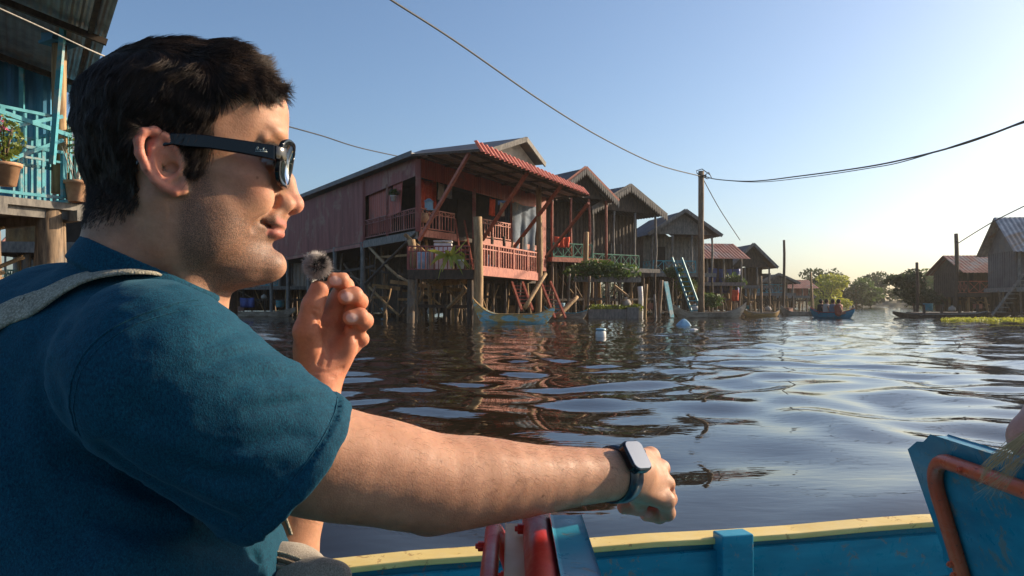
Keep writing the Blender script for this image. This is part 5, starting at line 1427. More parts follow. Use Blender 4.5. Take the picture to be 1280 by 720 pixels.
obj1('crate', 'beigecloth', lambda m: m.box(at(541, 326, 37.1), (.5, .5, 1.2)), 'beige sack bundle on the lower landing left of the white box', 'sack', None, True, .1)
obj1('log', 'polelit', lambda m: m.pole(at(514, 300, 37), at(518, 335, 36.9), .2, .19), 'thick sawn log leaning behind the lower landing rail', 'log', None, True)
obj1('pot', 'terracotta', lambda m: m.lathe(FP(.5, DK+.5), [(.15, 0), (.26, .2), (.2, .42), (.22, .46)], 14), 'round clay jar on the upper deck corner', 'jar', None, True)
obj1('bench', 'plank', lambda m: (m.beam(at(506, 293, 37.8), at(538, 322, 37.3), .12, .16)), 'raw plank propped against the lower landing', 'plank')
obj1('driftwood', 'polelit', lambda m: [m.pole(at(527+random.uniform(-2, 22), 350+random.uniform(-3, 5), 37.6), at(532+random.uniform(0, 30), 354+random.uniform(-4, 4), 37.4), .06, .03) for _ in range(9)], 'tangle of pale driftwood stored below the landing', 'driftwood', None, True)

hang = 'washing and pots hung in the burgundy house'
for i, (x, y, D, w_, h_, mt, nm, lb) in enumerate(((548, 228, 40.5, .5, .9, 'beigecloth', 'laundry', 'beige shirt drying under the front eave left of the first strut'), (559, 231, 41.2, .45, .7, 'cloth', 'laundry', 'small grey cloth drying beside the beige shirt'), (612, 247, 43.8, .6, 1.0, 'redcloth', 'laundry', 'orange red cloth hanging in the middle porch opening'), (475, 240, 43.2, .5, .8, 'redcloth', 'laundry', 'red cloth hung in the left side opening'), (625, 252, 44.6, .5, .8, 'beigecloth', 'laundry', 'faded cloth hanging next to the curtain'))):
    c_ = cloth(None, nm, mt, at(x, y, D), at(x, y, D)+Vector((w_*.5, w_*.85, 0)), at(x, y, D)-Vector((0, 0, h_)), at(x, y, D)+Vector((w_*.5, w_*.85, -h_)), 2, .05, .06, 10, 6); tag(c_, lb, 'laundry', hang)
q = FP(10.6, DK+.1, -.6); obj1('water_jar', 'terracotta', lambda m: m.lathe(q, [(.2, 0), (.42, .3), (.45, .6), (.3, .85), (.33, .92)], 16), 'big clay water jar behind the upper balcony railing', 'jar', None, True)
q = E2.lerp(E3, .35)+Vector((-.5, .6, LZ)); obj1('plastic_chair', 'skyblue', lambda m: (m.box(q+Vector((0, 0, .45)), (.45, .45, .04)), m.box(q+Vector((-.2, 0, .75)), (.04, .45, .5)), [m.box(q+Vector((sx, sy, .22)), (.04, .04, .44)) for sx in (-.2, .2) for sy in (-.2, .2)]), 'pale blue plastic chair on the terracotta balcony', 'chair')
q = E2.lerp(E3, .7)+Vector((-.5, .5, LZ)); obj1('basket', 'plank', lambda m: m.lathe(q, [(.25, 0), (.4, .35), (.42, .38), (.37, .36)], 14), 'woven basket on the terracotta balcony', 'basket', None, True)
for k in range(9):
    x = 466+k*22+random.uniform(-5, 5); D = 43-k*.5 if x < 600 else 41+(x-600)*.06
    brace(h1, at(x, random.uniform(350, 365), D), at(x+random.uniform(-24, 24), random.uniform(385, 398), D-1), random.uniform(.035, .07), random.choice(['polelit', 'pole', 'plank']))
for k in range(7):
    x = random.uniform(462, 660); y = random.uniform(322, 372) if x < 500 else random.uniform(352, 380); D = random.uniform(41, 46)
    part('beam', M[random.choice(['plank', 'pole', 'darkwood'])], h1, lambda m: m.beam(at(x-random.uniform(15, 40), y, D), at(x+random.uniform(15, 40), y+random.uniform(-3, 3), D), .08, .14))

# ======== generic village house on stilts
def house(o, ang, W, Dp, dk, eave, ridge, label, wall='greywood', roof='darkzinc', rail='green', gable='side', porch=2.2, front_wall=True, n_st=18, group=None, lace=False, trim='greywood', opening='dark', rail_style='cross', back=True):
    o = Vector((o[0], o[1], 0)); uu = Vector((math.cos(ang), math.sin(ang), 0)); vv = Vector((-math.sin(ang), math.cos(ang), 0))
    def P(a, b, z): return o+uu*a+vv*b+Vector((0, 0, z))
    h = empty('stilt_house', P(W/2, Dp/2, .1), 0, label, 'house', group)
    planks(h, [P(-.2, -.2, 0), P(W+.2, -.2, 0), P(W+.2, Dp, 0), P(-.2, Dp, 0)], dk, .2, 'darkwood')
    part('deck_fascia', M[trim], h, lambda m: (m.beam(P(-.25, -.25, dk-.1), P(W+.25, -.25, dk-.1), .06, .3), m.beam(P(-.25, -.25, dk-.1), P(-.25, Dp, dk-.1), .06, .3)))
    # walls of the room behind the porch
    part('wall', M[wall], h, lambda m: (m.corr(P(W, porch, dk), P(0, porch, dk), P(0, porch, eave), P(W, porch, eave), .35, .04), m.corr(P(0, porch, dk), P(0, Dp, dk), P(0, Dp, eave), P(0, porch, eave), .35, .04), m.corr(P(W, Dp, dk), P(W, porch, dk), P(W, porch, eave), P(W, Dp, eave), .35, .04), m.corr(P(0, Dp, dk), P(W, Dp, dk), P(W, Dp, eave), P(0, Dp, eave), .35, .04)))
    for k in range(max(1, int(W/3))):
        a0 = W*(k+.28)/max(1, int(W/3)); w_ = random.uniform(.7, 1.1)
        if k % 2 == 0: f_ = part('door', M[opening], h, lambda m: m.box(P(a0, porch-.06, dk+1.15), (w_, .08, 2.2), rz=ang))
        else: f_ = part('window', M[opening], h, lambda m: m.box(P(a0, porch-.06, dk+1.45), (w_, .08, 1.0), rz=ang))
        part('frame', M[trim], f_, lambda m: [m.box(P(a0+s*(w_/2+.05), porch-.08, dk+(1.15 if k % 2 == 0 else 1.45)), (.09, .1, 2.3 if k % 2 == 0 else 1.1), rz=ang) for s in (-1, 1)])
    e = .6
    if gable == 'side':      # ridge parallel with the front
        mid = Dp/2; pl_ = [((-e, -e, eave-.15), (W+e, -e, eave-.15), (W+e, mid, ridge), (-e, mid, ridge)), ((W+e, Dp+e, eave-.15), (-e, Dp+e, eave-.15), (-e, mid, ridge), (W+e, mid, ridge))]
        gab = [((0, 0), (0, Dp), (0, mid)), ((W, 0), (W, Dp), (W, mid))]
    else:                     # gable end faces the water
        mid = W/2; pl_ = [((-e, Dp, eave-.15), (-e, -e, eave-.15), (mid, -e, ridge), (mid, Dp, ridge)), ((W+e, -e, eave-.15), (W+e, Dp, eave-.15), (mid, Dp, ridge), (mid, -e, ridge))]
        gab = [((0, 0), (W, 0), (mid, 0)), ((0, Dp), (W, Dp), (mid, Dp))]
    for q4 in pl_: part('roof', M[roof], h, lambda m: m.corr(*[P(*x) for x in q4], .3, .035))
    for t3 in gab: part('gable', M[wall], h, lambda m: m.slab([P(t3[0][0], t3[0][1], eave), P(t3[1][0], t3[1][1], eave), P(t3[2][0], t3[2][1], ridge-.08)], .08))
    if gable != 'side':
        for s0, s1 in (((-e, eave-.1), (mid, ridge+.05)), ((mid, ridge+.05), (W+e, eave-.1))):
            part('barge_board', M[trim], h, lambda m: m.beam(P(s0[0], -e-.04, s0[1]), P(s1[0], -e-.04, s1[1]), .06, .26))
    if lace:
        def lc(m):
            if gable != 'side':
                for s0, s1 in (((-e, eave-.15), (W/2, ridge)), ((W+e, eave-.15), (W/2, ridge))):
                    nn = 16
                    for i in range(nn):
                        a0, a1 = i/nn, (i+.85)/nn; xa, za = s0[0]+(s1[0]-s0[0])*a0, s0[1]+(s1[1]-s0[1])*a0; xb, zb = s0[0]+(s1[0]-s0[0])*a1, s0[1]+(s1[1]-s0[1])*a1
                        m.slab([P(xa, -e-.1, za), P(xb, -e-.1, zb), P(xb, -e-.1, zb-.28), P((xa+xb)/2, -e-.1, (za+zb)/2-.5), P(xa, -e-.1, za-.28)], .03)
                return
            nn = int((W+2*e)/.3)
            for i in range(nn):
                a = -e+(W+2*e)*i/nn; m.slab([P(a, -e-.06, eave-.12), P(a+.27, -e-.06, eave-.12), P(a+.27, -e-.06, eave-.42), P(a+.135, -e-.06, eave-.66), P(a, -e-.06, eave-.42)], .03)
        part('lace_trim', M['greywood'], h, lc)
    for a in [W*i/3 for i in range(4)]:
        part('post', M[trim], h, lambda m: m.pole(P(a, .0, dk), P(a, .0, eave-.05), .09, .08, 8), True)
    if rail:
        railing(h, P(0, -.05, dk), P(W*.72, -.05, dk), 1.0, rail, max(4, int(W*.72/.85)), rail_style, .07)
        railing(h, P(0, 0, dk), P(0, porch, dk), 1.0, rail, 3, rail_style, .07)
    for k in range(n_st):
        a = (k % 6)/5*W if k < 12 else random.uniform(0, W); b = (0 if k < 6 else (Dp*.5 if k < 12 else random.uniform(0, Dp)))
        p = P(a, b, 0); stilt(h, p.x, p.y, dk, random.uniform(.07, .13), random.choice(['pole', 'darkwood', 'pole', 'plank']), .3)
    for k in range(7):
        a = random.uniform(0, W*.8); brace(h, P(a, random.uniform(0, 2), random.uniform(.2, 1)), P(a+random.uniform(-2, 2), random.uniform(0, 2), dk-.2), random.uniform(.04, .07), random.choice(['pole', 'polelit', 'darkwood']))
    part('shade_screen', M['darkwood'], h, lambda m: m.corr(P(W, Dp-.3, .25), P(0, Dp-.3, .25), P(0, Dp-.3, dk-.1), P(W, Dp-.3, dk-.1), .4, .05))  # dark backing added to keep the space under the deck in shade
    part('beam', M['darkwood'], h, lambda m: (m.beam(P(0, 0, 1.2), P(W, 0, 1.3), .12, .15), m.beam(P(0, Dp*.5, 1.3), P(W, Dp*.5, 1.2), .12, .15)))
    return h, P
h2, P2 = house((2.7, 50.5), .60, 4.7, 8, 4.0, 8.2, 10.1, 'dark stilt house with green cross railing and a dark pointed gable', 'darkwood', 'darkzinc', 'green', 'front', 2.4, n_st=18, lace=True, trim='redpaint')
h3, P3 = house((5.7, 53.9), .60, 6.2, 8, 3.5, 7.7, 9.5, 'dark wooden house with lace trim along its gable, behind the green railing', 'darkwood', 'darkzinc', 'green', 'front', 2.0, n_st=20, lace=True)
h4, P4 = house((11.0, 59.5), .20, 5.0, 7, 3.3, 6.4, 8.2, 'weathered grey house with a teal railing beside the utility pole', 'greywood', 'darkzinc', 'teal', 'front', 2.0, n_st=18)
h4b, P4b = house((15.2, 65), .12, 4.6, 6, 2.7, 4.9, 6.3, 'low brown house right of the utility pole', 'darkwood', 'rust', None, 'side', 1.8, n_st=14)
h5, P5 = house((20.9, 72), .1, 3.6, 6, 2.6, 4.4, 6.5, 'narrow dark house with a steep gable behind the tarpaulin', 'darkwood', 'darkzinc', None, 'front', 1.6, n_st=14)
h6, P6 = house((27.5, 84), .05, 3.6, 6, 2.0, 3.2, 4.1, 'small distant house with a teal railing', 'greywood', 'darkzinc', 'teal', 'front', 1.4, n_st=12)
h7, P7 = house((34.0, 96), .0, 4, 6, 1.8, 2.9, 3.9, 'small distant house with a rusty red roof', 'rust', 'rust', None, 'side', 1.6, n_st=12)
h8, P8 = house((33.4, 50), -.2, 8, 5, 2.0, 4.5, 6.9, 'grey sheet metal house with a corrugated gable roof at the right edge', 'darkzinc', 'zinc', None, 'side', .6, n_st=16, trim='greywood')
h9, P9 = house((36.0, 60), -.1, 6, 6, 1.7, 3.5, 4.9, 'low dark house with a rust red roof beside the grey one', 'darkwood', 'rust', 'redpaint', 'side', 1.9, n_st=18, trim='darkwood')
h10, P10 = house((-27, 66), .1, 9, 7, 2.4, 5.2, 7, 'pale stilt house seen below the burgundy wall', 'palewall', 'zinc', 'teal', 'side', 2, n_st=18)
h11, P11 = house((-15.5, 64), .05, 8, 7, 2.2, 5, 6.6, 'brown plank house behind the burgundy house stilts', 'plank', 'rust', None, 'side', 1.6, n_st=16)
h12, P12 = house((-5, 66), .05, 8, 7, 3, 6, 7.6, 'dark plank house behind the terracotta balcony', 'darkwood', 'darkzinc', None, 'side', 1.6, n_st=16)
h13, P13 = house((-40, 60), .3, 9, 7, 2.6, 5.4, 7, 'faded yellow house far behind the blue veranda', 'palewall', 'rust', 'green', 'side', 1.8, n_st=14)
h14, P14 = house((41.5, 47), -.8, 6, 6, 2.4, 5.0, 6.8, 'grey plank house at the far right shore', 'greywood', 'rust', None, 'front', 1.5, n_st=12)
h15, P15 = house((-14.6, 21), .15, 5.6, 6, 2.7, 5.2, 6.4, 'sunlit plank house close behind the blue veranda', 'plank', 'zinc', None, 'side', 1.2, n_st=14)
# teal stair and hanging tarp, washing
obj1('stairs', 'teal', lambda m: ([m.beam(at(840+d, 322, 57), at(866+d, 394, 56), .12, .14) for d in (0, 12)], [m.beam(at(840+26*k/12, 322+72*k/12, 57-k/12), at(852+26*k/12, 322+72*k/12, 57-k/12), .1, .07) for k in range(1, 12)]), 'steep turquoise wooden stair leading down to the water', 'stairs')
c_ = cloth(None, 'tarpaulin', 'bluetarp', at(884, 334, 67), at(925, 336, 67.5), at(884, 366, 67), at(925, 366, 67.5), 4, .15, .1); tag(c_, 'deep blue tarpaulin hung across the open front of the brown house', 'tarpaulin')
c_ = cloth(None, 'laundry', 'redcloth', at(915, 362, 64), at(923, 362, 64), at(915, 376, 64), at(923, 376, 64), 2, .08, .05, 10, 6); tag(c_, 'orange red garment hung to dry above the grey boat', 'laundry')
c_ = cloth(None, 'laundry', 'redcloth', at(693, 295, 50.5), at(712, 296, 51), at(693, 308, 50.5), at(712, 309, 51), 3, .1, .08, 14, 6); tag(c_, 'red cloth hanging in the porch behind the green railing', 'laundry')
c_ = cloth(None, 'tarpaulin', 'bluetarp', at(300, 372, 60), at(318, 372, 60), at(300, 384, 60), at(318, 384, 60), 2, .1, .05, 10, 6); tag(c_, 'dark tarpaulin in the shade under the far pale house', 'tarpaulin')
# planting between the houses
sh = empty('shrub', at(738, 330, 47.5), 0, 'leafy shrub growing on a platform beneath the green railing', 'shrub')
part('foliage', M['leaf'], sh, lambda m: [leaf_cloud(m, at(x, y, 47.5), (.9, .8, .55), 190, .15) for x, y in ((722, 341), (735, 336), (748, 334), (762, 337), (752, 342), (770, 341), (782, 340))])
part('planter', M['greywood'], sh, lambda m: m.beam(at(716, 349, 47.6), at(800, 350, 47.6), .9, .3))
fl = empty('floating_planter', at(765, 396, 46), 0, 'floating grey planter box full of fresh green plants', 'planter')
part('box', M['greywood'], fl, lambda m: (m.box(at(766, 393, 46), (3.0, .9, .62)), m.box(at(790, 392, 45.8), (.7, .7, .75))))
part('foliage', M['leafy'], fl, lambda m: [leaf_cloud(m, at(x, 386+random.uniform(-2, 1), 46), (.45, .4, .22), 80, .1) for x in range(740, 798, 7)])
for (x, y, D, w_, lf, lab) in ((858, 357, 60, 1.3, 'leafy', 'round green bush hanging below the teal railing'), (890, 376, 58, 1.1, 'leaf', 'small bush on a stand right of the utility pole'), (918, 352, 66, 1.2, 'leaf', 'dark bush growing beside the blue tarpaulin'), (842, 340, 57, .7, 'leaf', 'trailing plant tied to the top of the turquoise stair')):
    b_ = empty('bush', at(x, y, D), 0, lab, 'bush'); part('foliage', M[lf], b_, lambda m: [leaf_cloud(m, at(x+random.uniform(-6, 6), y+random.uniform(-3, 3), D), (w_*.6, w_*.5, w_*.45), 130, .13) for _ in range(5)])
    part('stem', M['pole'], b_, lambda m: m.pole(at(x, 398, D), at(x, y, D), .07, .04))
# poles standing in the water
mid = 'mooring poles standing in the water before the houses'
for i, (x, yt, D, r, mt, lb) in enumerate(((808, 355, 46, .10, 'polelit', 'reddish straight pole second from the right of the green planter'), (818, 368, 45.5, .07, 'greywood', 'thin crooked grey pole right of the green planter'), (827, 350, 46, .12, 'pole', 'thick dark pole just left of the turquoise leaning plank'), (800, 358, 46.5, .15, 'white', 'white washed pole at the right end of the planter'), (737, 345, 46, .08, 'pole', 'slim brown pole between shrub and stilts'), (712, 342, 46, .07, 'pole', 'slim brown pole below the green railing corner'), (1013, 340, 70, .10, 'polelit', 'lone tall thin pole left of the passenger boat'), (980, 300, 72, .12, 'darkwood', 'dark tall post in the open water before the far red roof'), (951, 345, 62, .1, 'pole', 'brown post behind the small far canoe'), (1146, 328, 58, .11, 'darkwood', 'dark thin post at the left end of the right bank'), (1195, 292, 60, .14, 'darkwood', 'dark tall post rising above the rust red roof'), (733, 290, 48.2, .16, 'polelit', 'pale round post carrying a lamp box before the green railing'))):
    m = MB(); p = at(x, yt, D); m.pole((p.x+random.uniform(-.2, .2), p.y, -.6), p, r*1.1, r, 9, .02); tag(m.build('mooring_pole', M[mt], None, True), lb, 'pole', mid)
obj1('plank', 'teal', lambda m: m.beam(at(832, 352, 45.5), at(840, 397, 45), .3, .08), 'leaning turquoise plank beside the thick dark pole', 'plank')
obj1('plank', 'polelit', lambda m: m.beam(at(768, 357, 46), at(786, 371, 45.5), .12, .12), 'short raw plank nailed across the poles above the planter', 'plank')
obj1('driftwood', 'polelit', lambda m: m.pole(at(694, 397, 40), at(722, 371, 41), .16, .09), 'weathered branch leaning in the water right of the flaked boat', 'branch', None, True)
# clutter beneath and between the houses
random.seed(5)
clut = 'clutter stored on the low platforms'
pf = empty('platform', at(850, 392, 60), 0, 'long low plank platform at the waterline below the dark houses', 'platform')
part('deck', M['darkwood'], pf, lambda m: m.beam(at(705, 389, 56), at(950, 390, 66), 3.5, .12))
for x in range(712, 950, 17):
    part('support', M['pole'], pf, lambda m: m.pole((at(x, 392, 55+(x-705)*.04).x, 54+(x-705)*.04, -.5), (at(x, 392, 55+(x-705)*.04).x, 54+(x-705)*.04, 1.0), .09), True)
labs = ['blue plastic tub', 'white plastic sack', 'brown wooden crate', 'faded teal drum', 'beige cloth bundle', 'rusty metal box']
mts = ['skyblue', 'white', 'plank', 'teal', 'beigecloth', 'rust']
where = ['under the green railing house', 'under the lace trimmed house', 'under the house with the teal stair', 'under the blue tarpaulin', 'behind the grey boat', 'behind the burgundy house stilts', 'under the far pale house', 'under the right bank house']
spots = [(700, 384, 50), (716, 378, 52), (742, 380, 53), (758, 374, 55), (782, 378, 56), (810, 383, 58), (846, 385, 60), (868, 386, 60), (902, 384, 62), (936, 384, 64), (960, 386, 68), (985, 388, 72), (480, 388, 50), (440, 389, 55), (412, 386, 60), (350, 380, 66), (330, 371, 64), (300, 386, 66), (276, 376, 66), (540, 388, 50), (640, 387, 52), (1160, 384, 58), (1190, 386, 58), (1222, 383, 57), (1256, 388, 55)]
seen = {}
for i, (x, y, D) in enumerate(spots):
    k = i % 6; wh = where[0 if x < 745 and x > 650 else 1 if 745 <= x < 800 else 2 if 800 <= x < 875 else 3 if 875 <= x < 920 else 4 if 920 <= x < 1000 else 7 if x > 1000 else 5 if x > 400 else 6]
    lb = labs[k]+' '+wh
    if lb in seen: lb = 'second '+lb
    seen[lb] = 1
    p = at(x, y, D); s = random.uniform(.35, .75)
    m = MB()
    if k in (0, 3): m.lathe((p.x, p.y, p.z-s*.4), [(s*.42, 0), (s*.5, s*.1), (s*.5, s*.75), (s*.54, s*.8), (s*.46, s*.82)], 12)
    elif k in (1, 4): leaf_ = m.lathe((p.x, p.y, p.z-s*.4), [(s*.5, 0), (s*.62, s*.3), (s*.45, s*.7), (s*.15, s*.8), (s*.2, s*.95)], 9)
    else:
        m.box(p, (s*1.2, s, s*.8), rz=random.random()); m.box(p+Vector((0, 0, s*.42)), (s*1.3, s*1.1, .05), rz=random.random()*.1)
    tag(m.build({0: 'tub', 1: 'sack', 2: 'crate', 3: 'drum', 4: 'bundle', 5: 'metal_box'}[k], M[mts[k]], None, k in (0, 1, 3, 4)), lb, {0: 'tub', 1: 'sack', 2: 'crate', 3: 'drum', 4: 'bundle', 5: 'box'}[k], clut)
# ======== canoes
def canoe(c, ang, L, W, fb, pr, sr, mat, inner, label, group='wooden canoes by the houses'):
    c = Vector(c); t = empty('canoe', c, 0, label, 'boat', group); a = Vector((math.cos(ang), math.sin(ang), 0)); b = Vector((-math.sin(ang), math.cos(ang), 0)); N_ = 22
    def sec(s, sc, lift):
        x = s*L/2; w = W/2*max(.04, (1-abs(s)**2.6))*sc; k = max(0, abs(s)-.35)/.65
        rise = (pr if s < 0 else sr)*k**2
        zt = fb+rise; zb = -.18+(fb+rise+.10)*max(0, abs(s)-.62)**1.5/.38**1.5*.85+lift
        return [c+a*x*(1+.0)+b*w*q+Vector((0, 0, z)) for q, z in ((-1, zt), (-.86, zt*.45+zb*.55), (-.45, zb), (.45, zb), (.86, zt*.45+zb*.55), (1, zt))]
    m = MB(); base_ = 0
    for (sc, lift, fl_) in ((1, 0, 0), (.9, .07, 1)):
        b0 = len(m.v)
        for i in range(N_+1): m.v += [tuple(p) for p in sec(-1+2*i/N_, sc, lift)]
        for i in range(N_):
            for j in range(5): f = (b0+i*6+j, b0+(i+1)*6+j, b0+(i+1)*6+j+1, b0+i*6+j+1); m.f.append(f[::-1] if fl_ else f)
    n0 = (N_+1)*6
    for i in range(N_):
        for j in (0, 5): m.f.append((i*6+j, (i+1)*6+j, n0+(i+1)*6+j, n0+i*6+j))
    for i in (0, N_): m.f.append(tuple(i*6+j for j in range(6)))
    m.build('hull', M[mat], t)
    for k in (-.45, -.05, .4):
        part('thwart', M[inner], t, lambda m: m.beam(c+a*(k*L/2)-b*W*.42+Vector((0, 0, fb-.06)), c+a*(k*L/2)+b*W*.42+Vector((0, 0, fb-.06)), .22, .035))
    part('gunwale', M[inner], t, lambda m: [m.tube([sec(-1+2*i/N_, 1.02, 0)[e] for i in range(N_+1)], .022, 6) for e in (0,)])
    part('gunwale', M[inner], t, lambda m: [m.tube([sec(-1+2*i/N_, 1.02, 0)[e] for i in range(N_+1)], .022, 6) for e in (5,)])
    return t
canoe(atz(642, 34.6, .13), -.12, 3.75, 1.0, .40, .72, .36, 'flaked', 'boatwood', 'canoe with flaked turquoise and ochre paint moored below the terracotta balcony')
canoe(atz(886, 46.5, .12), .02, 4.6, 1.0, .30, .55, .62, 'greyboat', 'greyboat', 'pale grey wooden canoe with raised ends by the utility pole')
canoe(atz(952, 50, .12), .05, 2.4, .8, .22, .3, .2, 'boatwood', 'greyboat', 'small brown canoe behind the pale grey one')
canoe(atz(1002, 54, .12), -.15, 2.9, .8, .24, .5, .2, 'greyboat', 'greyboat', 'dark low canoe left of the passenger boat')
canoe(atz(707, 45, .12), -.3, 2.6, .8, .3, .4, .2, 'greyboat', 'teal', 'small grey and teal canoe tied under the green railing house')
canoe(atz(320, 50, .12), .0, 5.2, .9, .3, .3, .3, 'greyboat', 'greyboat', 'long grey canoe in the shade under the burgundy house')
canoe(atz(1175, 48, .12), .0, 6.0, .9, .18, .2, .2, 'darkwood', 'greywood', 'long dark canoe lying along the right bank')
pb = canoe(atz(1040, 46, .12), -.7, 2.6, 1.0, .34, .3, .25, 'enblue', 'enred', 'blue and red passenger boat with people aboard far down the channel')
for i, (px, zt, mt, ml, lb) in enumerate(((1026, .25, 'dark', None, 'passenger in black at the rear of the blue and red boat'), (1033, .3, 'beigecloth', None, 'passenger in a tan shirt second in the blue and red boat'), (1041, .3, 'cloth', None, 'passenger in grey third in the blue and red boat'), (1048, .3, 'redpaint', None, 'passenger in faded red at the bow of the blue and red boat'))):
    pr_ = empty('person', atz(px, 46-(px-1040)*.03, .3), 0, lb, 'person', 'people in the far passenger boat')
    b0 = A(atz(px, 46-(px-1037)*.06, .32))
    def pbod(P):
        d = s_cone(P, b0+A((0, 0, .1)), b0+A((.02, 0, .48)), .17, .19); d = smin(d, s_cone(P, b0+A((.02, 0, .5)), b0+A((.03, 0, .66)), .07, .06), .05)
        d = smin(d, s_ell(P, b0+A((.03, 0, .78)), (.105, .1, .135)), .02)
        for s in (-1, 1): d = smin(d, s_cone(P, b0+A((0, s*.2, .48)), b0+A((.12, s*.22, .18)), .055, .04), .04); d = smin(d, s_cone(P, b0+A((0, s*.1, .05)), b0+A((.35, s*.1, .1)), .09, .06), .04)
        return d
    Vb, Qb = mesh_sdf(pbod, b0-.6, b0+1.0, .03); o_ = np_mesh('body', Vb, Qb, M['skin'], pr_)
    hz = Vb[:, 2]-b0[2]; o_.data.materials.clear(); o_.data.materials.append(M['skin']); set_color(o_, 'skin', np.tile(A((.45, .25, .17)), (len(Vb), 1))); set_color(o_, 'mask', np.zeros((len(Vb), 3)))
    def psh(P): return smax(s_cone(P, b0+A((0, 0, .1)), b0+A((.02, 0, .48)), .20, .22), P[:, 2]-b0[2]-.62, .03)
    Vb, Qb = mesh_sdf(psh, b0-.6, b0+1.0, .03); np_mesh('shirt', Vb, Qb, M[mt], pr_)
    def phr(P): return smax(s_ell(P, b0+A((.0, 0, .81)), (.12, .12, .135)), b0[0]-P[:, 0]*1-1e9+1e9-.2, .01)
    Vb, Qb = mesh_sdf(phr, b0-.6, b0+1.0, .03); np_mesh('hair', Vb, Qb, M['dark'], pr_)

# ======== utility pole and cables
up_ = empty('utility_pole', atz(877, 56, .1), 0, 'tall bare utility pole with bundled cables at its top', 'utility pole')
top = at(876.5, 214, 56)
part('mast', M['pole'], up_, lambda m: m.pole((top.x, 56, -.6), top, .25, .20, 14, .002), True)
part('clamp', M['cable'], up_, lambda m: (m.tube([top+Vector((-.3, -.25, -.4)), top+Vector((.3, -.3, -.35))], .05), m.tube([top+Vector((.26, -.2, -.3)), top+Vector((.5, -.2, -.1)), top+Vector((.7, -.2, -.5)), top+Vector((.4, -.2, -.6)), top+Vector((-.35, -.2, -.2)), top+Vector((-.4, -.2, 0)), top+Vector((0, -.25, .12)), top+Vector((.6, -.2, -.3))], .035, 6)))
def cable(pts, r, label, mat='cable', name='cable'):
    P_ = [Vector(p) for p in pts]; out = []
    for i in range(len(P_)-1):
        a = P_[max(i-1, 0)]; b = P_[i]; c = P_[i+1]; d = P_[min(i+2, len(P_)-1)]
        for k in range(8):
            t = k/8; out.append(.5*((2*b)+(-a+c)*t+(2*a-5*b+4*c-d)*t*t+(-a+3*b-3*c+d)*t**3))
    out.append(P_[-1]); m = MB(); m.tube(out, r, 6); tag(m.build(name, M[mat], None, True), label, 'cable')
cable([at(875, 220, 55.7), at(820, 205, 51), at(750, 171, 45), at(675, 125, 38), at(570, 52, 30), at(486, -2, 25), at(400, -60, 20)], .038, 'black overhead cable rising from the pole to the upper left')
cable([at(878, 219, 55.7), at(895, 224, 52), at(940, 226.5, 46), at(1000, 220, 40), at(1080, 209, 34), at(1140, 197, 30), at(1210, 178, 26), at(1290, 148, 22)], .034, 'black overhead cable sagging from the pole towards the right')
cable([at(880, 221, 55.8), at(905, 225.3, 51), at(950, 227.5, 45), at(1010, 221.5, 39), at(1085, 210.5, 33.5), at(1140, 199, 29.5), at(1290, 150, 21.6)], .02, 'thin cable twisted beside the thick right hand cable')
cable([at(879, 224, 56), at(900, 262, 60), at(925, 300, 66)], .035, 'short drop wire slanting from the pole to the tarpaulin house')
cable([at(330, 150, 30), at(400, 169, 36), at(455, 186, 42), at(540, 204, 50)], .03, 'lone thin wire crossing the sky above the burgundy roof')
cable([at(1196, 305, 60), at(1240, 278, 50), at(1290, 253, 42)], .035, 'wire reaching the grey house roof at the right edge')
cable([at(-20, 2, 9), at(60, 38, 9.6), at(125, 68, 10.2), at(190, 92, 11.4), at(300, 128, 14)], .011, 'pale rope stretched before the blue veranda', 'rope', 'rope')

# ======== blue veranda house at the left
random.seed(11)
hb_ = empty('stilt_house', (-9, 14, .1), 0, 'blue veranda house with turquoise railing at the left edge', 'house')
DZ = 2.78
Q0 = Vector((-9.6, 9.6, 0)); Q1 = Vector((-7.40, 13.2, 0)); dq = (Q1-Q0).normalized(); nq = Vector((-dq.y, dq.x, 0))
def QP(t, off, z): return Q1-dq*t+nq*off+Vector((0, 0, z))
planks(hb_, [QP(4.5, 0, 0), QP(-.15, 0, 0), QP(-.15, 7, 0), QP(4.5, 7, 0)], DZ, .12, 'greywood', 'deck')
part('deck_beam', M['greywood'], hb_, lambda m: (m.beam(QP(4.4, .15, DZ-.2), QP(-.3, .15, DZ-.2), .12, .16), m.beam(QP(.2, -.2, DZ-.22), QP(.2, 5, DZ-.22), .12, .18), m.beam(QP(1.4, -.2, DZ-.22), QP(1.4, 5, DZ-.22), .12, .18)))
part('wall', M['bluewall'], hb_, lambda m: (m.corr(Vector((-14, 13.6, DZ)), Vector((-9.35, 15.4, DZ)), Vector((-9.35, 15.4, 5.9)), Vector((-14, 13.6, 6.6)), .24, .03), m.corr(Vector((-9.35, 15.4, DZ)), Vector((-11.5, 18.6, DZ)), Vector((-11.5, 18.6, 5.9)), Vector((-9.35, 15.4, 5.9)), .24, .03)))
def EP(t, o, z): return Vector((-5.70-.54*t-.84*o, 11+.84*t-.54*o, z))
rfl = [EP(-3, 8, 7.6), EP(-3, 0, 5.47), EP(6.5, 0, 5.47), EP(6.5, 8, 7.6)]
rf_ = part('roof', M['zinc'], hb_, lambda m: m.corr(rfl[0], rfl[1], rfl[2], rfl[3], .14, .018))
for t in (.15, .5, .85):
    part('purlin', M['darkwood'], rf_, lambda m: m.beam(rfl[0].lerp(rfl[3], t)-Vector((0, 0, .12)), rfl[1].lerp(rfl[2], t)-Vector((0, 0, .12)), .08, .1))
for t in (.3, .55, .8, .97):
    part('rafter', M['darkwood'], rf_, lambda m: m.beam(rfl[0].lerp(rfl[1], t)-Vector((0, 0, .06)), rfl[3].lerp(rfl[2], t)-Vector((0, 0, .06)), .07, .08))
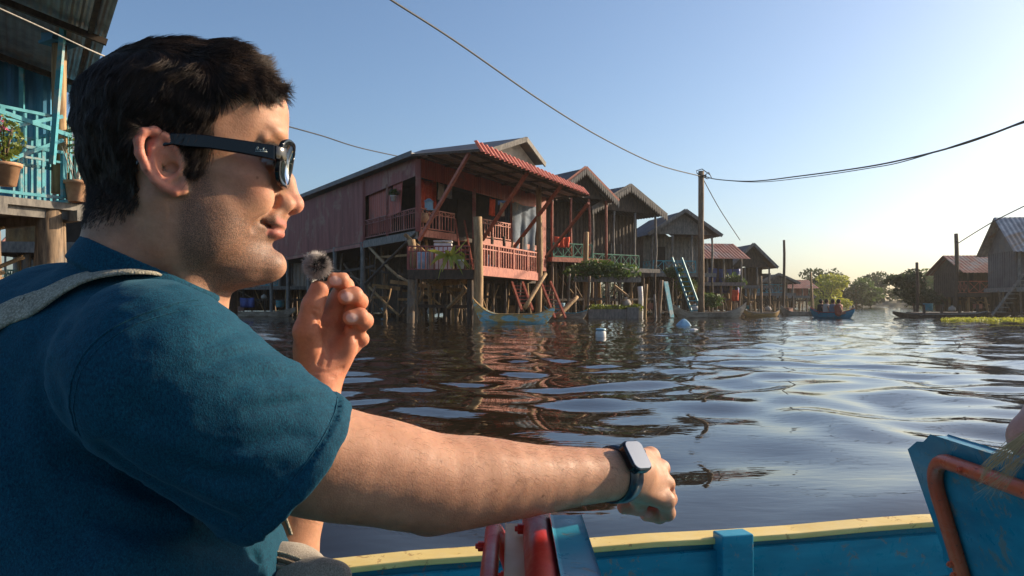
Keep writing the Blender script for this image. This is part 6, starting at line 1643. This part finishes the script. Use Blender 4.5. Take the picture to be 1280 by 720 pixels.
part('post', M['polelit'], hb_, lambda m: m.pole(at(74, 242, 13.1), at(74, 56, 13.1), .125, .11, 14, .004), True)
part('post_cap', M['bluewall'], hb_, lambda m: (m.box(at(74, 24, 13.1), (.40, .40, .85), rz=1.0), m.box(at(74, 54, 13.1), (.46, .46, .05), rz=1.0)))
part('batten', M['teal'], hb_, lambda m: m.beam(at(65, 205, 12.5), at(84, -30, 12.5), .08, .07))
part('batten', M['teal'], hb_, lambda m: m.beam(Vector((-9.75, 15.12, DZ)), Vector((-9.75, 15.12, 5.9)), .09, .05))
railing(hb_, QP(4.4, .05, DZ), QP(.35, .05, DZ), .85, 'teal', 12, 'bars', .05, .08)
railing(hb_, QP(4.4, .35, DZ+.55), QP(.1, .35, DZ+.55), .95, 'teal', 24, 'bars', .05, .05)
railing(hb_, QP(.12, .05, DZ), QP(.12, 2.2, DZ), 1.3, 'teal', 10, 'bars', .05, .08)
part('diagonal', M['teal'], hb_, lambda m: (m.beam(QP(1.5, .0, DZ+1.0), QP(.4, .0, DZ+1.45), .06, .06), m.beam(QP(1.3, -.02, DZ+.55), QP(.4, -.02, DZ+1.05), .05, .06), m.beam(QP(3.0, -.02, DZ+1.6), QP(.3, -.02, DZ+1.15), .05, .07)))
for (t, o_, r, mt) in ((.95, .5, .24, 'pole'), (.25, .3, .07, 'pole'), (2.2, .6, .10, 'pole'), (1.6, 2.0, .09, 'pole'), (.3, 2.5, .1, 'pole'), (3.4, .5, .12, 'pole'), (.2, 4.5, .1, 'pole'), (2.5, 4, .1, 'pole')):
    p = QP(t, o_, 0) if r < .2 else atz(62, 12.9, 0); stilt(hb_, p.x, p.y, DZ-.1, r, mt, .05)
for k in range(12):
    brace(hb_, QP(random.uniform(1.0, 4), random.uniform(.3, 2), random.uniform(.2, 1.9)), QP(random.uniform(.6, 4.5), random.uniform(.3, 2.5), random.uniform(1.6, 2.6)), random.uniform(.03, .06), random.choice(['polelit', 'pole', 'plank']))
obj1('firewood_pile', 'polelit', lambda m: [m.pole(QP(random.uniform(1.0, 3.5), random.uniform(.4, 1.2), 1.15+random.uniform(0, .5)), QP(random.uniform(1.0, 3.5), random.uniform(.4, 1.2), 1.15+random.uniform(0, .5)), .04, .03, 6, .05, 3) for _ in range(30)], 'heap of split firewood and branches stored under the blue veranda', 'firewood', None, True)
obj1('shelf', 'greywood', lambda m: m.slab([QP(4.2, .2, 1.1), QP(.8, .2, 1.1), QP(.8, 1.8, 1.1), QP(4.2, 1.8, 1.1)], .06), 'low plank shelf under the blue veranda carrying firewood', 'shelf')
q = atz(97, 13.0, DZ+.0); p_ = empty('potted_plant', q, 0, 'fluted terracotta pot with bare twisting stems beside the turquoise railing', 'potted plant')
def flute(m):
    n_ = 36
    for (r, z) in ((.14, 0), (.155, .06), (.185, .30), (.215, .31), (.215, .36), (.19, .36), (.17, .30)):
        for k in range(n_):
            a = 6.283*k/n_; rr = r*(1+(.03 if k % 2 else -.03)*(1 if z < .305 else 0)); m.v.append((q.x+rr*math.cos(a), q.y+rr*math.sin(a), q.z+.02+z))
    for i in range(6):
        for k in range(n_): a = i*n_+k; b = i*n_+(k+1) % n_; m.f.append((a, b, b+n_, a+n_))
part('pot', M['terracotta'], p_, flute, True)
part('stems', M['palewall'], p_, lambda m: [m.pole(q+Vector((random.uniform(-.05, .05), 0, .3)), q+Vector((random.uniform(-.3, .25), random.uniform(-.2, .2), random.uniform(.8, 1.25))), .012, .004, 5, .06, 6) for _ in range(12)], True)
part('foliage', M['leafy'], p_, lambda m: [leaf_cloud(m, q+Vector((random.uniform(-.3, .2), 0, random.uniform(.8, 1.3))), (.12, .12, .08), 14, .035) for _ in range(8)])
q = at(6, 232, 11.6); pot(q.x, q.y, q.z, .22, .34, 'terracotta', 'clay pot of green leaves and pink flowers at the left edge', None, 'leafy', .25, 380, .6, .045)
for k in range(14):
    pass
fw = empty('flower_spray', at(4, 150, 11.4), 0, 'spray of small pink flowers above the clay pot', 'flowers')
M['pink'] = grime('pink_petals', (.6, .05, .18), (.8, .15, .3), None, 9, .6)
part('blossoms', M['pink'], fw, lambda m: [leaf_cloud(m, at(random.uniform(-3, 12), random.uniform(145, 170), 11.4), (.05, .05, .05), 14, .025) for _ in range(4)])
part('stalks', M['leaf'], fw, lambda m: [m.tube([at(6, 200, 11.5), at(random.uniform(-2, 12), 155, 11.4)], .006, 5) for _ in range(6)])

# ======== far trees and bank
grp = 'trees along the far bank'
tree(47.0, 112, 5.2, 3.2, 'yellow green bushy tree behind the passenger boat', grp, 'leafp', .22, 3200, .12)
tree(51.5, 125, 6.8, 4.2, 'tall dark tree right of the yellow green one', grp, 'leafd', .3, 3200, .15)
tree(58, 128, 5.5, 3.8, 'mid green spreading tree in the far channel', grp, 'leaf', .3, 2600, .15)
tree(66, 140, 6.5, 5, 'broad dark tree at the end of the channel', grp, 'leafd', .35, 2600, .1)
tree(61, 108, 4.6, 2.8, 'small green tree before the broad dark one', grp, 'leaf', .22, 2600, .1)
tree(74, 138, 6.5, 5, 'rounded olive tree near the right bank end', grp, 'leaf', .35, 2400, .1)
tree(41, 118, 5.0, 3.4, 'olive tree between distant canoe and poles', grp, 'leaf', .25, 2600, .12)
tree(33.2, 62.5, 4.3, 2.2, 'dark bushy tree at the left end of the right bank', grp, 'leafd', .16, 3000, .1)
tree(-38, 88, 9, 6, 'large yellow green tree far behind the pale house', grp, 'leafp', .4, 3000, .1)
tree(-26, 92, 9, 6, 'leafy tree far behind the brown plank house', grp, 'leafy', .4, 3000, .1)
tree(88, 120, 8, 6, 'tall olive tree behind the grey gable house', grp, 'leaf', .4, 2400, .1)
tree(24, 120, 6, 5, 'dark tree far behind the small steep roof', grp, 'leafd', .4, 2400, .1)
bank = MB()
for i in range(40):
    x0 = -170+i*9.0; bank.add([(x0, 150, -.5), (x0+9.4, 150, -.5), (x0+9.4, 157, 1.2+mnoise.noise(Vector((i*.7+.7, 0, 0)))*.4), (x0, 157, 1.2+mnoise.noise(Vector((i*.7, 0, 0)))*.4), (x0, 240, 1.5), (x0+9.4, 240, 1.5)], [(0, 1, 2, 3), (3, 2, 5, 4)])
M['earth'] = grime('bank_earth', (.05, .05, .025), (.13, .11, .06), None, .3, .95)
bk_ = bank.build('bank', M['earth'], None, True); bk_['kind'] = 'structure'
m = MB(); random.seed(3)
for k in range(90):
    x = -160+k*4; 
    leaf_cloud(m, (x, 160+random.uniform(-4, 14), random.uniform(1.0, 3.4)), (random.uniform(3, 6), 3, random.uniform(1.6, 3.0)), 260, .6)
fo = m.build('far_wood', M['leafd'], None); fo['kind'] = 'stuff'; fo['label'] = 'dark belt of woodland along the far bank'; fo['category'] = 'woodland'
# right bank ledge, reeds, floating weeds
obj1('platform', 'darkwood', lambda m: (m.beam(at(1140, 392, 55), at(1330, 392, 52), 5, .18), [m.pole((at(x, 395, 52).x, 51, -.5), (at(x, 395, 52).x, 51, .9), .1) for x in range(1145, 1330, 22)]), 'long dark plank walkway along the right bank', 'walkway')
h9s = MB()
for k in range(9): h9s.beam(at(1278-k*4.4, 345+k*5.6, 50), at(1290-k*4.4, 345+k*5.6, 50.6), .3, .07)
h9s.beam(at(1280, 342, 50), at(1240, 394, 49.8), .08, .14); tag(h9s.build('stairs', M['greywood']), 'grey plank steps climbing to the grey house at the right edge', 'stairs')
m = MB(); random.seed(8)
for k in range(150):
    x = random.uniform(1185, 1300); D = 40+random.uniform(-1.8, 2.2); leaf_cloud(m, atz(x, D, .13), (.35, .3, .09), 16, .085)
o_ = m.build('water_hyacinth', M['leafp']); o_['kind'] = 'stuff'; o_['label'] = 'yellow green floating water plants along the right bank'; o_['category'] = 'water plants'
# debris afloat
q = atz(751, 21.6, .12); d_ = empty('floating_canister', q, 0, 'white and pale blue plastic canister floating in mid channel', 'canister')
part('body', M['white'], d_, lambda m: m.lathe(q-Vector((0, 0, .1)), [(.13, 0), (.15, .04), (.15, .20), (.13, .24), (.06, .27)], 16), True)
part('lid', M['skyblue'], d_, lambda m: m.lathe(q+Vector((0, 0, .16)), [(.14, 0), (.145, .02), (.145, .05), (.12, .06)], 16), True)
q = atz(855, 32, .08); obj1('floating_sack', 'skyblue', lambda m: (m.lathe(q, [(.36, -.08), (.38, 0), (.24, .16), (.10, .27), (.02, .30)], 5, .4),), 'crumpled pale blue plastic sheet floating before the grey canoe', 'plastic sheet', None, False, .03)
q = atz(867, 27, .1); obj1('floating_bag', 'white', lambda m: m.lathe(q, [(.14, -.05), (.17, 0), (.1, .04), (.02, .05)], 8), 'thin white plastic scrap floating nearer than the blue sheet', 'plastic scrap')

# ======== water: one sheet, finer mesh near the boat, built waves
rsw = np.random.RandomState(12)
waves = []
for k in range(46):
    lam = 10**rsw.uniform(math.log10(.62), math.log10(2.8)); th = rsw.uniform(.1, 3.04); waves.append((2*math.pi/lam*math.cos(th), 2*math.pi/lam*math.sin(th), rsw.uniform(0, 6.28), 0.0027*lam*rsw.uniform(.5, 1.3)))
def wheight(X, Y, R_):
    wx = X+.45*np.sin(Y*.9+1.3)+.3*np.sin(X*.7+Y*.5); wy = Y+.35*np.sin(X*1.1+.4)+.25*np.sin(Y*.6-X*.4)
    z = 0
    for kx, ky, ph, am in waves:
        lam = 2*math.pi/math.hypot(kx, ky); fade = np.clip(lam*60/np.maximum(R_, 1)-.6, 0, 1)
        z = z+am*np.sin(kx*wx+ky*wy+ph)*fade
    return z
nr, na = 620, 760
rr = .05*np.exp(np.linspace(0, math.log(1500/.05), nr)); rr = np.concatenate([np.linspace(.8, 14, 330), 14*np.exp(np.linspace(.012, math.log(4000/14), 290))])
an = np.linspace(R(90-52), R(90+52), na)
RR, AN = np.meshgrid(rr, an, indexing='ij'); X = RR*np.cos(AN); Y = RR*np.sin(AN)-.6; Z = WZ+wheight(X, Y, RR)
Vv = np.stack([X, Y, Z], -1).reshape(-1, 3); i, j = np.meshgrid(np.arange(len(rr)-1), np.arange(na-1), indexing='ij'); b = (i*na+j).ravel()
Qv = np.stack([b, b+na, b+na+1, b+1], 1)
# coarse remainder all round
rem = []; c_ang = np.linspace(R(90+52), R(360+90-52), 60); r2 = np.array([.8, 3, 10, 40, 200, 4000]); R2, A2 = np.meshgrid(r2, c_ang, indexing='ij')
Vr = np.stack([R2*np.cos(A2), R2*np.sin(A2)-.6, np.full(R2.shape, WZ-.004)], -1).reshape(-1, 3); i, j = np.meshgrid(np.arange(5), np.arange(59), indexing='ij'); b = (i*60+j).ravel(); Qr = np.stack([b, b+60, b+61, b+1], 1)
m, nt, bs = newmat('river_water'); bs.inputs['Base Color'].default_value = (.020, .014, .008, 1); bs.inputs['Roughness'].default_value = .025; bs.inputs['IOR'].default_value = 1.36; bs.inputs['Specular IOR Level'].default_value = .6
g_ = nt.nodes.new('ShaderNodeNewGeometry'); mp = nt.nodes.new('ShaderNodeMapping'); mp.inputs['Scale'].default_value = (.8, 1.7, 1); nt.links.new(g_.outputs['Position'], mp.inputs[0])
cd = nt.nodes.new('ShaderNodeVectorMath'); cd.operation = 'LENGTH'; nt.links.new(g_.outputs['Position'], cd.inputs[0])
n1 = noise(nt, mp.outputs[0], 1.6, 3, .55, .4); n2 = noise(nt, mp.outputs[0], .55, 2, .5, .3)
far = mk(nt, 'ShaderNodeMapRange'); far.inputs['From Min'].default_value = 8; far.inputs['From Max'].default_value = 30; nt.links.new(cd.outputs['Value'], far.inputs[0])
mul = mk(nt, 'ShaderNodeMath', operation='MULTIPLY'); nt.links.new(n1, mul.inputs[0]); nt.links.new(far.outputs[0], mul.inputs[1])
b1 = mk(nt, 'ShaderNodeBump', Strength=1.0, Distance=.032); nt.links.new(mul.outputs[0], b1.inputs['Height'])
n3 = noise(nt, mp.outputs[0], 5.5, 2, .5, .2); b2 = mk(nt, 'ShaderNodeBump', Strength=1.0, Distance=.0022); nt.links.new(n3, b2.inputs['Height']); nt.links.new(b1.outputs[0], b2.inputs['Normal'])
nt.links.new(b2.outputs[0], bs.inputs['Normal'])
M['water'] = m
Vall = np.concatenate([Vv, Vr]); Qall = np.concatenate([Qv, Qr+len(Vv)])
wo_ = np_mesh('water', Vall, Qall, M['water']); wo_['kind'] = 'structure'
m = MB(); m.add([(-3000, -3000, -2.5), (3000, -3000, -2.5), (3000, 4000, -2.5), (-3000, 4000, -2.5)], [(0, 1, 2, 3)]); rb_ = m.build('river_bed', M['earth']); rb_['kind'] = 'structure'
HAZE = .0004
# ------------------------------------------------ camera, sun, sky
cam = bpy.data.cameras.new('camera'); co = bpy.data.objects.new('camera', cam); COL.objects.link(co)
co.location = (0, 0, CAMH); co.rotation_euler = (R(90), 0, 0)
cam.sensor_width = 36; cam.lens = F/1280*36; cam.shift_y = (HOR-360)/1280; cam.clip_start = .05; cam.clip_end = 6000
SC.camera = co
SUN_EL, SUN_AZ = 21.0, 67.0      # azimuth measured from +Y (away from the camera) towards +X (right)
w = bpy.data.worlds.new('World'); SC.world = w; w.use_nodes = True
nt = w.node_tree; bg = nt.nodes['Background']; sky = nt.nodes.new('ShaderNodeTexSky'); sky.sky_type = 'NISHITA'
sky.sun_disc = False; sky.sun_elevation = R(SUN_EL); sky.sun_rotation = R(SUN_AZ)
sky.air_density = 1.0; sky.dust_density = 1.7; sky.ozone_density = 3.5; sky.altitude = 0
nt.links.new(sky.outputs[0], bg.inputs[0]); bg.inputs[1].default_value = .108
sl = bpy.data.lights.new('sun', 'SUN'); so = bpy.data.objects.new('sun', sl); COL.objects.link(so)
sl.energy = 4.7; sl.angle = R(1.0); sl.color = (1, .82, .60)
dv = Vector((math.sin(R(SUN_AZ))*math.cos(R(SUN_EL)), math.cos(R(SUN_AZ))*math.cos(R(SUN_EL)), math.sin(R(SUN_EL))))
so.rotation_euler = dv.to_track_quat('Z', 'Y').to_euler()
SC.view_settings.view_transform = 'Standard'; SC.view_settings.look = 'None'; SC.view_settings.exposure = 0.64; SC.view_settings.gamma = 1
SC.view_settings.use_curve_mapping = False
SC.cycles.max_bounces = 8; SC.cycles.caustics_reflective = False; SC.cycles.caustics_refractive = False
SC.cycles.use_denoising = True

# thin river haze: one closed box of even density round everything
m_ = MB(); m_.box((0, 60, 9.5), (520, 460, 25)); hz = newmat('haze'); m, nt, bs = hz
nt.nodes.remove(bs); pv = nt.nodes.new('ShaderNodeVolumePrincipled'); pv.inputs['Density'].default_value = HAZE; pv.inputs['Anisotropy'].default_value = .55; pv.inputs['Color'].default_value = (1, .95, .86, 1)
nt.links.new(pv.outputs[0], nt.nodes['Material Output'].inputs['Volume'])
if HAZE > 0:
    o = m_.build('haze', m); o['kind'] = 'stuff'; o['label'] = 'thin warm haze over the river'; o['category'] = 'haze'; o.display_type = 'WIRE'
